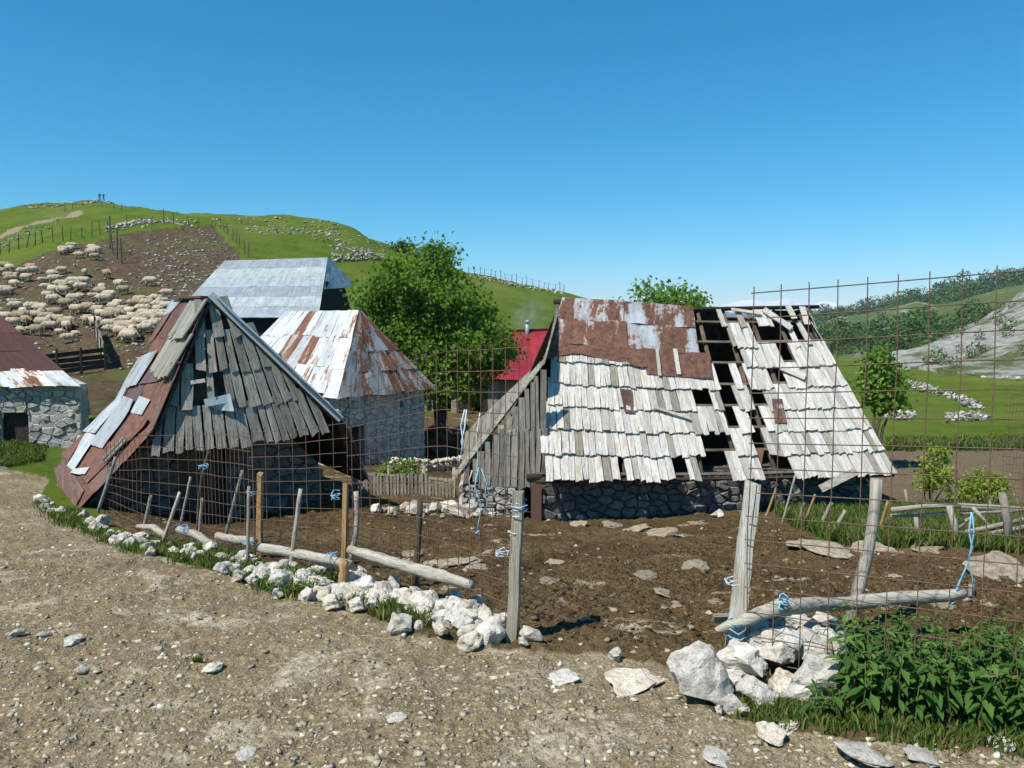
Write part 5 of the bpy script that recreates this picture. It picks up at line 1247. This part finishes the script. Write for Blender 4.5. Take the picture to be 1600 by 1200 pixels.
pf = thing('picket_fence', tuple(gp(620, 772)), 'low grey picket fence between the hut and the barn', 'fence')
fa, fb = gp(548, 772), gp(712, 776); fa.y = fb.y = (fa.y + fb.y) / 2
for i in range(30):
    f = (i + .5) / 30; p = fa.lerp(fb, f); p.z = G1(p.x, p.y); h = .46 + rng.uniform(-.05, .05) - .1 * (f > .72)
    m = MB(); m.bar(p + Vector((0, 0, -.05)), p + Vector((rng.uniform(-.02, .02), 0, h)), .05, .02, (0, -1, 0)); m.build('picket', W_POST, pf)
for f in (.02, .36, .70, .99):
    p = fa.lerp(fb, f); p.z = G1(p.x, p.y); m = MB(); m.tube([p + Vector((0, .06, -.1)), p + Vector((0, .06, .66))], [.045, .04], 7, .1); m.build('post', W_POST, pf, True)
for h in (.14, .40):
    m = MB(); q0_, q1_ = lift(fa, h), lift(fb, h); q0_.y += .03; q1_.y += .03; m.bar(q0_, q1_, .025, .05); m.build('rail', W_RAIL, pf)

# sheep pen and hill fences
pen = thing('plank_pen', tuple(gp(110, 588, 20)), 'dark plank pen wall below the flock of sheep', 'fence')
pa, pb, pc = gp(52, 590, 20), gp(166, 580, 20), gp(150, 528, 30)
for i in range(4):
    for a, b in ((pa, pb), (pb, pc)):
        A_, B_ = lift(a, .15 + .28 * i), lift(b, .15 + .28 * i); m = MB(); m.bar(A_, B_ + Vector((0, 0, rng.uniform(-.06, .06))), .04, .22); m.build('plank', W_DARK if a is pa else W_BOARD, pen)
for a, b in ((pa, pb), (pb, pc)):
    for f in (0, .33, .66, 1):
        p = a.lerp(b, f); p.z = G1(p.x, p.y); m = MB(); m.tube([p + Vector((0, -.06, -.1)), p + Vector((0, -.06, 1.35))], [.07, .06], 6, .1); m.build('post', W_DARK, pen)
def wire_fence(name, line, n, h, label, r=.07, lean=.1, ymin=40, posts=None):
    f = thing(name, tuple(gp(*line[0], ymin)), label, 'fence'); L = [0]
    for a, b in zip(line[:-1], line[1:]): L.append(L[-1] + math.hypot(b[0] - a[0], b[1] - a[1]))
    tops = []
    for i in range(n):
        d = L[-1] * (i + rng.uniform(-.2, .2)) / (n - 1); d = max(0, min(L[-1], d)); k = max(0, min(len(line) - 2, int(np.searchsorted(L, d) - 1))); q = (d - L[k]) / (L[k + 1] - L[k])
        p = gp(line[k][0] + (line[k + 1][0] - line[k][0]) * q, line[k][1] + (line[k + 1][1] - line[k][1]) * q, ymin); hh = h * rng.uniform(.75, 1.15)
        tp_ = p + Vector((rng.gauss(0, lean), rng.gauss(0, lean), hh)); m = MB(); m.tube([p + Vector((0, 0, -.3)), tp_], [r, r * .8], 6); m.build('post', W_POSTD, f); tops.append(p.lerp(tp_, .85))
    m = MB()
    for a, b in zip(tops[:-1], tops[1:]):
        if abs(a.y - b.y) < 25:
            for k in (0, .5): m.tube([a - Vector((0, 0, k * h)), b - Vector((0, 0, k * h))], .012, 3)
    m.build('wires', WIRE, f)
wire_fence('ridge_fence', [(732, 431), (760, 435), (800, 444), (840, 452), (882, 461)], 19, 1.25, 'row of thin leaning fence posts along the grassy ridge', .05, .16)
wire_fence('upper_pen_fence', [(0, 402), (30, 392), (70, 380), (110, 376), (170, 366)], 13, 1.5, 'old post fence along the upper edge of the sheep slope', .06)
wire_fence('stony_bank_fence', [(200, 362), (250, 356), (312, 350)], 7, 1.6, 'post fence along the white stony bank above the flock', .06)
wire_fence('downhill_fence', [(330, 352), (350, 366), (368, 384), (388, 402)], 10, 1.5, 'post fence running downhill toward the steel-roofed barn', .06)
wire_fence('lone_posts', [(172, 392), (180, 404), (190, 412)], 4, 3.0, 'pair of taller poles standing on the bare slope', .09)
wire_fence('summit_fence', [(100, 330), (130, 322), (155, 323), (190, 328)], 7, 1.2, 'scattered posts below the hilltop with the two people', .07)

# ------------------------------------------------------------------ rocks
RMC = {}
def rock(name, p, s, me, label, group=None, flat=.75, parent=None, mat=None, rz=None, sink=.18):
    M = Matrix.Translation(Vector((p[0], p[1], p[2] + s * flat * (.5 - sink)))) @ Matrix.Rotation(rng.uniform(0, 6.28) if rz is None else rz, 4, 'Z') @ Matrix.Rotation(rng.uniform(-.3, .3), 4, 'X') @ Matrix.Diagonal((s, s * rng.uniform(.7, 1), s * flat, 1))
    if mat is not None:
        k = (me.name, mat.name)
        if k not in RMC: RMC[k] = me.copy(); RMC[k].materials.clear(); RMC[k].materials.append(mat)
        me = RMC[k]
    o = put(name, me, parent, M)
    if parent is None: props(o, label, 'rock', group)
    return o
kerb = thing('stone_kerb', tuple(gp(560, 930)), 'row of white limestone rocks edging the dirt road below the fence', 'stone row')
line = [(62, 790), (110, 808), (170, 838), (250, 862), (330, 880), (400, 895), (470, 912), (540, 935), (600, 950), (660, 968), (720, 985), (770, 990)]
for i in range(230):
    f = rng.random() ** .65 * (len(line) - 1); k = min(len(line) - 2, int(f)); q = f - k
    px = line[k][0] + (line[k + 1][0] - line[k][0]) * q; py = line[k][1] + (line[k + 1][1] - line[k][1]) * q + rng.uniform(-16, 12) * (.5 + .5 * px / 800)
    p = gp(px, py); s = rng.choice((.10, .13, .16, .2, .25)) * (.8 + .5 * px / 800)
    rock('stone', p, s, ROCKS[rng.randrange(9)], None, None, .75, kerb)
for px, py, w in [(765, 990, 62), (735, 1000, 50), (728, 962, 60), (700, 958, 48), (672, 945, 50), (625, 978, 55), (640, 950, 40), (575, 925, 62), (600, 935, 50), (545, 905, 50), (520, 945, 42), (560, 950, 38), (500, 925, 44), (470, 905, 48), (440, 905, 50), (415, 900, 40), (350, 890, 34), (368, 905, 30), (300, 868, 26), (186, 845, 34), (150, 830, 26), (160, 815, 34), (98, 800, 22), (66, 780, 24), (80, 800, 18), (205, 852, 26), (235, 866, 22), (688, 992, 36), (655, 985, 26), (830, 1000, 40), (818, 1012, 24), (745, 945, 42), (712, 938, 38), (690, 975, 40), (650, 930, 36), (610, 915, 42), (590, 950, 36), (560, 905, 40), (530, 925, 36), (505, 895, 36), (480, 930, 34), (455, 888, 32), (430, 925, 30), (395, 905, 28), (780, 970, 40)]:
    p = gp(px, py + w * .25); s = w / FPX * p.y * .98; rock('stone', p, s, BIGROCKS[rng.randrange(6)], None, None, .85, kerb)
pile = thing('boulder_pile', tuple(gp(1200, 1080)), 'heap of pale boulders wedging the whitish post by the nettles', 'boulders')
for px, py, w, fl, mi in [(1100, 1075, 105, .95, 0), (1165, 1050, 85, .6, 1), (1215, 1035, 72, .9, 2), (1180, 1000, 60, .7, 3), (1235, 1000, 62, .7, 4), (1270, 1010, 66, .6, 5), (1285, 1065, 92, .9, 1), (1250, 1085, 60, .8, 2), (1195, 1090, 52, .8, 3), (1140, 1100, 42, .8, 4), (1212, 1068, 36, .6, 0), (1290, 990, 40, .7, 2), (1208, 985, 44, .7, 3), (1250, 1040, 50, .7, 5), (1320, 1050, 60, .8, 0), (1125, 1110, 22, .7, 1), (1160, 1108, 30, .7, 2), (1245, 975, 34, .7, 1), (1310, 1000, 40, .7, 4), (1190, 1030, 70, .7, 5), (1225, 1075, 60, .8, 4), (1265, 1035, 70, .8, 3), (1300, 1030, 60, .8, 2), (1170, 1080, 60, .8, 0), (1145, 1060, 60, .8, 2)]:
    p = gp(px, py + w * .22); s = w / FPX * p.y * 1.1; up = 0.0
    if py < 1060 and 1150 < px < 1310: up = .10
    rock('stone', (p.x, p.y, p.z + up), s, BIGROCKS[mi], None, None, fl, pile)
RG = 'flat rocks bedded in the road edge'
for px, py, w, fl in [(1205, 1158, 70, .3), (1345, 1185, 110, .25), (990, 1075, 95, .22), (1120, 1185, 70, .2), (960, 1030, 36, .7), (1420, 1128, 40, .4), (1440, 1190, 60, .3), (1560, 1170, 50, .4), (1230, 1135, 50, .4), (330, 1052, 40, .4), (113, 1012, 34, .5), (25, 1000, 30, .5), (128, 1057, 28, .6), (65, 1002, 26, .4), (880, 1060, 60, .2), (380, 1180, 60, .15), (620, 1130, 40, .2), (1500, 1080, 40, .5)]:
    p = gp(px, py); s = w / FPX * p.y; rock('bedded_rock', p, s, BIGROCKS[rng.randrange(6)], *(('flat pale rock bedded beside the nettles', 'rocks by the nettles') if px > 1180 else ('flat pale rock bedded in the open gateway', 'rocks in the gateway') if px > 800 else ('lone stone lying on the open dirt road', 'stones on the road')), fl)
YG = 'rock ledges in the yard'
for px, py, w, fl in [(700, 880, 120, .10), (640, 868, 60, .12), (745, 893, 60, .12), (1300, 862, 110, .12), (1250, 858, 60, .14), (1360, 862, 80, .12), (1560, 898, 120, .22), (1450, 862, 70, .15), (990, 832, 70, .2), (1030, 838, 60, .2), (960, 824, 40, .25), (905, 825, 34, .3), (1010, 905, 44, .2), (870, 880, 40, .2), (1060, 950, 30, .25), (1085, 890, 50, .15), (860, 913, 40, .15), (1120, 945, 30, .2), (1470, 950, 50, .15), (1400, 905, 40, .15), (1040, 930, 40, .15)]:
    p = gp(px, py); s = w / FPX * p.y * 1.1; rock('rock_ledge', p, s, BIGROCKS[rng.randrange(6)], *(('pale rock ledge near the barn wall in the yard', 'ledges near the barn wall') if py < 845 else ('pale rock ledge by the grass round the garden stakes', 'ledges by the garden stakes') if px > 1240 else ('long pale rock ledge behind the low grey plank', 'ledges behind the plank') if px < 800 else ('pale rock ledge in the trodden middle of the yard', 'ledges in mid yard')), fl, sink=.36, mat=S_YARD)
rub = thing('rubble_row', tuple(gp(700, 800)), 'row of pale rubble stones in the yard before the picket fence', 'stone row')
for i in range(46):
    px = rng.uniform(585, 790); py = 800 + (px - 585) * .02 + rng.uniform(-6, 7); p = gp(px, py); rock('stone', p, rng.uniform(.15, .4), ROCKS[rng.randrange(9)], None, None, .75, rub, S_YARD if i % 2 else None)
for px, w in [(712, 34), (735, 30), (650, 24)]: p = gp(px, 806); rock('stone', p, w / FPX * p.y * 1.3, BIGROCKS[rng.randrange(6)], None, None, .8, rub)
for px in (842, 862, 880, 868, 905, 1125, 1118): p = gp(px, 812); rock('foot_stone', p, rng.uniform(.15, .3), ROCKS[rng.randrange(9)], 'loose stone lying against the foot of the barn wall', 'stones at the barn wall')
rw = thing('rubble_wall', tuple(gp(665, 728)), 'low curved drystone wall round the manure heap', 'wall')
for i in range(130):
    px = rng.uniform(612, 726); p = gp(px, 734 + 3 * math.sin((px - 612) / 36)); p.z += rng.choice((0, .12, .24)); rock('stone', p, rng.uniform(.14, .24), ROCKS[rng.randrange(9)], None, None, .7, rw)
mh = MB(); c0 = gp(690, 720); nn = 18
bm = bmesh.new(); bmesh.ops.create_icosphere(bm, subdivisions=4, radius=1)
for v in bm.verts:
    k = 1 + .35 * mnoise.noise(v.co * 2.2) + .18 * mnoise.noise(v.co * 6) + .1 * mnoise.noise(v.co * 14); v.co = Vector((v.co.x * 1.25 * k, v.co.y * .9 * k, v.co.z * .62 * k))
me = bpy.data.meshes.new('manure_heap'); bm.to_mesh(me); bm.free()
props(put('manure_heap', me, None, Matrix.Translation((c0.x, c0.y + 1.3, c0.z + .25)), SOILH), 'brown straw and manure heap behind the low curved wall', 'heap')

def wall_line(name, line, n, size, label, ymin=20, spread=3, hmax=.4):
    pts = []; L = [0]
    for a, b in zip(line[:-1], line[1:]): L.append(L[-1] + math.hypot(b[0] - a[0], b[1] - a[1]))
    rs = np.random.default_rng(len(label)); q = []
    for i in range(n):
        d = rs.uniform(0, L[-1]); k = max(0, min(len(line) - 2, int(np.searchsorted(L, d) - 1))); f = (d - L[k]) / (L[k + 1] - L[k])
        q.append((line[k][0] + (line[k + 1][0] - line[k][0]) * f + rs.normal() * spread, line[k][1] + (line[k + 1][1] - line[k][1]) * f + rs.normal() * spread * .35))
    g = gp_many(q, ymin); g[:, 2] += rs.uniform(0, hmax, n) ** 1.5
    root = thing(name, tuple(g[0]), label, 'wall'); rock_stuff('stones', g, rs.uniform(.5, 1.3, n) * size, ST_HILL, None, None, .7, .2, root, n)
wall_line('field_wall', [(1400, 598), (1440, 605), (1480, 618), (1530, 640)], 260, .5, 'tumbled white stone wall crossing the valley meadow', 30, 5)
wall_line('stone_heap', [(1480, 656), (1540, 655)], 110, .42, 'small heap of white stones in the meadow', 30, 5)
wall_line('dark_rubble', [(1385, 652), (1425, 656)], 60, .5, 'grey rubble ruin beside the small tree', 20, 5)
wall_line('meadow_stones', [(1440, 572), (1490, 578), (1560, 588), (1600, 592)], 60, 1.0, 'line of pale stones at the foot of the scree', 40, 8)
wall_line('hill_wall', [(520, 408), (560, 407), (592, 408)], 170, .55, 'dark drystone wall on the hill above the steel roof', 40, 2, .8)
wall_line('ridge_wall', [(735, 433), (800, 446), (882, 463)], 140, .5, 'low stone wall under the ridge fence', 40, 2)
wall_line('stony_bank', [(170, 362), (205, 356), (250, 352), (300, 348)], 260, .6, 'white stony bank along the top of the sheep slope', 40, 5)

rs = np.random.default_rng(77)
def field(name, poly, n, smin, smax, mat, label, ymin=3, flat=.5, pw=2.5, sink=.2):
    g = gp_many(scatter_px(poly, n, rs), ymin); s = smin + (smax - smin) * rs.uniform(0, 1, n) ** pw
    rock_stuff(name, g, s, mat, label, 'stones', flat, sink, None, n)
RP = [(-20, 1210), (-20, 735), (60, 750), (70, 800), (250, 868), (400, 915), (540, 958), (640, 1000), (800, 1025), (1050, 1045), (1120, 1130), (1620, 1195), (1620, 1210)]
field('road_gravel', RP, 9000, .014, .10, ST_ROAD, 'loose gravel and stones strewn over the dirt road', 3, .55, 3.6, .62)
YP = [(560, 790), (820, 812), (1200, 815), (1300, 850), (1610, 875), (1610, 990), (1300, 960), (1180, 960), (1060, 1030), (820, 1000), (640, 945), (420, 870), (420, 845)]
field('yard_clods', YP, 9000, .015, .06, ST_CLOD, 'dark soil clods trodden over the yard', 3, .6, 2.0, .5)
field('yard_stones', YP, 700, .02, .16, ST_YARD, 'small pale stones scattered in the yard soil', 3, .4, 2.5, .45)
field('slope_stones', [(-20, 440), (60, 398), (200, 372), (330, 356), (372, 398), (390, 455), (300, 480), (250, 560), (130, 600), (40, 560), (-20, 600)], 1200, .10, .5, ST_HILL, 'pale stones littering the brown sheep slope', 25, .5, 2.5)
field('slope_outcrop', [(200, 380), (330, 358), (372, 398), (385, 440), (310, 480), (265, 470)], 1000, .10, .5, ST_HILL, 'dense stones on the right of the sheep slope', 25, .5, 2.0)
field('ridge_outcrop', [(330, 342), (400, 336), (520, 350), (600, 380), (590, 392), (480, 372), (350, 355)], 420, .2, 1.1, ST_HILL, 'white limestone outcrop on the grassy ridge', 40, .4, 2.0)
field('hill_stones', [(510, 386), (600, 388), (610, 402), (520, 396)], 150, .2, 1.0, ST_HILL, 'pale stone band on the hill above the drystone wall', 40, .4, 2.0)
field('summit_rocks', [(25, 322), (60, 313), (150, 308), (195, 318), (150, 320), (60, 326)], 200, .3, 1.6, ST_HILL, 'bare pale rocks along the hilltop', 60, .3, 2.0)
field('track_stones', [(0, 378), (60, 350), (125, 332), (128, 340), (60, 362), (0, 392)], 200, .2, .7, ST_HILL, 'pale stones along the hill track', 60, .4, 2.0)

# ------------------------------------------------------------------ grass, weeds, nettles
def blades(name, poly, n, h, label, mat=L_GRASS, w=.008, ymin=3, clump=0, seed=1, lean=.35):
    rs = np.random.default_rng(seed); g = gp_many(scatter_px(poly, n if not clump else max(3, n // clump), rs), ymin)
    if clump: g = np.repeat(g, clump, 0)[:n]; g[:, :2] += rs.normal(size=(len(g), 2)) * .07; g[:, 2] = zg(g[:, 0], g[:, 1])
    n = len(g); hh = h * rs.uniform(.4, 1.2, n); a = rs.uniform(0, 6.28, n); ln = rs.uniform(.1, 1, n) * lean * 2 * hh
    side = np.stack([np.cos(a), np.sin(a), 0 * a], 1); ld = np.stack([-np.sin(a), np.cos(a), 0 * a], 1); b = rs.uniform(0, 6.28, n); ld = np.stack([np.cos(b), np.sin(b), 0 * b], 1)
    ww = (w * rs.uniform(.6, 1.5, n))[:, None]
    m1 = g + np.array([0, 0, 1]) * (hh * .6)[:, None] + ld * (ln * .35)[:, None]; tp_ = g + np.array([0, 0, 1]) * hh[:, None] + ld * ln[:, None]
    v = np.stack([g - side * ww, g + side * ww, m1 + side * ww * .8, m1 - side * ww * .8, tp_], 1).reshape(-1, 3); k = np.arange(n)[:, None] * 5
    f = np.concatenate([k + np.array([[0, 1, 2]]), k + np.array([[0, 2, 3]]), k + np.array([[3, 2, 4]])])
    o = put(name, mesh_np(name, v, f, False, np.repeat(rs.uniform(0, 1, n), 5)), None, None, mat); props(o, label, 'grass', None, 'stuff')
blades('verge_grass', [(55, 790), (90, 790), (180, 842), (300, 858), (400, 885), (400, 905), (300, 885), (200, 862), (80, 815)], 8000, .10, 'green grass verge along the foot of the hut fence', w=.007, seed=2, clump=40)
blades('kerb_weeds', [(400, 905), (440, 895), (510, 905), (520, 930), (420, 935)], 1600, .12, 'leafy green weeds growing between the kerb rocks', w=.012, seed=3, lean=.6, clump=40)
blades('kerb_tufts', [(530, 945), (590, 935), (590, 950), (560, 958), (690, 965), (715, 985), (650, 985)], 2200, .13, 'grass tufts at the foot of the largest kerb rocks', w=.007, seed=4, clump=60)
blades('barn_grass', [(1205, 800), (1300, 785), (1400, 795), (1600, 800), (1640, 870), (1420, 862), (1300, 850), (1240, 825)], 26000, .22, 'tall grass growing round the stakes at the barn end', w=.012, seed=5)
blades('meadow_grass', [(1385, 690), (1640, 690), (1640, 705), (1385, 705)], 6000, .3, 'fringe of grass along the ploughed field', w=.03, seed=6, ymin=15)
blades('left_grass', [(-20, 690), (75, 690), (70, 720), (-20, 735)], 5000, .14, 'grass strip before the rusty-roofed hut', w=.016, seed=7, ymin=10)
blades('nettle_edge_grass', [(1150, 1085), (1200, 1075), (1260, 1110), (1320, 1120), (1420, 1140), (1600, 1165), (1600, 1185), (1400, 1160), (1180, 1125)], 4200, .10, 'short grass at the foot of the boulders and nettles', w=.006, seed=8, clump=45)
blades('road_tuft', [(303, 1040), (316, 1040), (316, 1046), (303, 1046)], 120, .05, 'tiny grass tuft on the dirt road', w=.004, seed=9)
def nettle(poly, n, hmin, hmax, label, seed):
    rs = np.random.default_rng(seed); g = gp_many(scatter_px(poly, n, rs), 3); root = thing('nettle_bush', tuple(g[0]), label, 'nettles')
    st = MB(); V = []; Fc = []; Q = []; b = 0
    leaf = np.array([(0, 0, 0), (.22, .17, .02), (.5, .20, .03), (.78, .11, .0), (1, 0, -.06), (.78, -.11, .0), (.5, -.20, .03), (.22, -.17, .02), (.3, 0, -.05), (.62, 0, -.05)])
    lf_ = [(0, 1, 8), (1, 2, 8), (2, 9, 8), (2, 3, 9), (3, 4, 9), (4, 5, 9), (5, 6, 9), (6, 8, 9), (6, 7, 8), (7, 0, 8)]
    for p in g:
        h = rs.uniform(hmin, hmax); dx = rs.normal(size=2) * .12 * h; p0 = Vector(p); top = p0 + Vector((dx[0], dx[1], h)); m1 = p0.lerp(top, .5) + Vector((rs.normal() * .02, rs.normal() * .02, 0))
        st.tube([p0, m1, top], [.006, .005, .003], 4)
        k = int(h / .055)
        for i in range(2, k + 1):
            f = i / k; c = np.array(p0.lerp(m1, f * 2) if f < .5 else m1.lerp(top, f * 2 - 1)); sz = .115 * (1.15 - .75 * abs(f - .55)) * rs.uniform(.7, 1.2)
            if f > .93: sz *= .6
            for s in (0, math.pi):
                a = i * 1.57 + s + rs.normal() * .25; dr = rs.uniform(-.55, .25) + (.5 if f > .93 else 0); ca, sa = math.cos(a), math.sin(a); cd, sd = math.cos(dr), math.sin(dr)
                X = np.array([ca * cd, sa * cd, sd]); Yv = np.array([-sa, ca, 0]); Z = np.cross(X, Yv)
                w = leaf * sz; w = c + X * .02 + w[:, :1] * X + w[:, 1:2] * Yv + (w[:, 2:] - .25 * sz * leaf[:, :1] ** 2) * Z
                V.append(w); Fc.append(np.array(lf_) + b); b += 10; Q.append(np.full(10, min(1, rs.uniform() * .75 + .25 * (f > .85))))
    st.build('stems', m_plain('nettle_stem', (.09, .12, .035), .8), root)
    o = put('leaves', mesh_np('leaves', np.concatenate(V), np.concatenate(Fc), False, np.concatenate(Q)), root, None, L_NET); o['kind'] = 'stuff'
nettle([(1300, 1075), (1380, 1060), (1500, 1062), (1620, 1070), (1640, 1160), (1500, 1160), (1400, 1140), (1310, 1125)], 150, .28, .62, 'dense dark green nettle bush at the foot of the tall mesh', 1)
nettle([(1265, 1105), (1300, 1100), (1330, 1135), (1270, 1140)], 12, .12, .28, 'small low nettle clump in front of the white boulder', 2)
nettle([(405, 918), (440, 912), (505, 915), (510, 935), (430, 938)], 26, .10, .2, 'low leafy nettles between the kerb rocks', 3)

# ------------------------------------------------------------------ smoke from the stove pipe, and the air
t = NT('smoke'); t.t.nodes.remove(t.b); v = t.n('ShaderNodeVolumePrincipled'); v.inputs['Color'].default_value = (.8, .85, .9, 1)
nz = t.noise(t.tc.outputs['Object'], 1.6, 4, .6, .5); gz = t.n('ShaderNodeTexGradient', gradient_type='SPHERICAL'); t.l(t.map(t.tc.outputs['Generated'], (2, 2, 2), (-1, -1, -1)), gz.inputs[0])
t.l(t.math('MULTIPLY', t.math('MULTIPLY', t.ramp(nz, [(.42, 0), (.7, 1)]), gz.outputs[1]), .9), v.inputs['Density']); t.l(v.outputs[0], t.out.inputs['Volume'])
bm = bmesh.new(); bmesh.ops.create_icosphere(bm, subdivisions=3, radius=1); me = bpy.data.meshes.new('smoke'); 
for q in bm.verts: q.co = Vector((q.co.x * 1.0 + q.co.z * .25, q.co.y * .8, q.co.z * 1.0))
bm.to_mesh(me); bm.free()
props(put('smoke', me, None, Matrix.Translation(P(828, 492, 33.8)), t.m), 'thin wisp of smoke over the red roof', 'smoke', None, 'stuff')
t = NT('haze'); t.t.nodes.remove(t.b); v = t.n('ShaderNodeVolumePrincipled'); v.inputs['Color'].default_value = (.72, .86, 1, 1); v.inputs['Density'].default_value = .00011; t.l(v.outputs[0], t.out.inputs['Volume'])
m = MB(); m.box((0, 2450, 70), (9000, 0, 0), (0, 5200, 0), (0, 0, 320)); o = m.build('haze', t.m); o['kind'] = 'stuff'
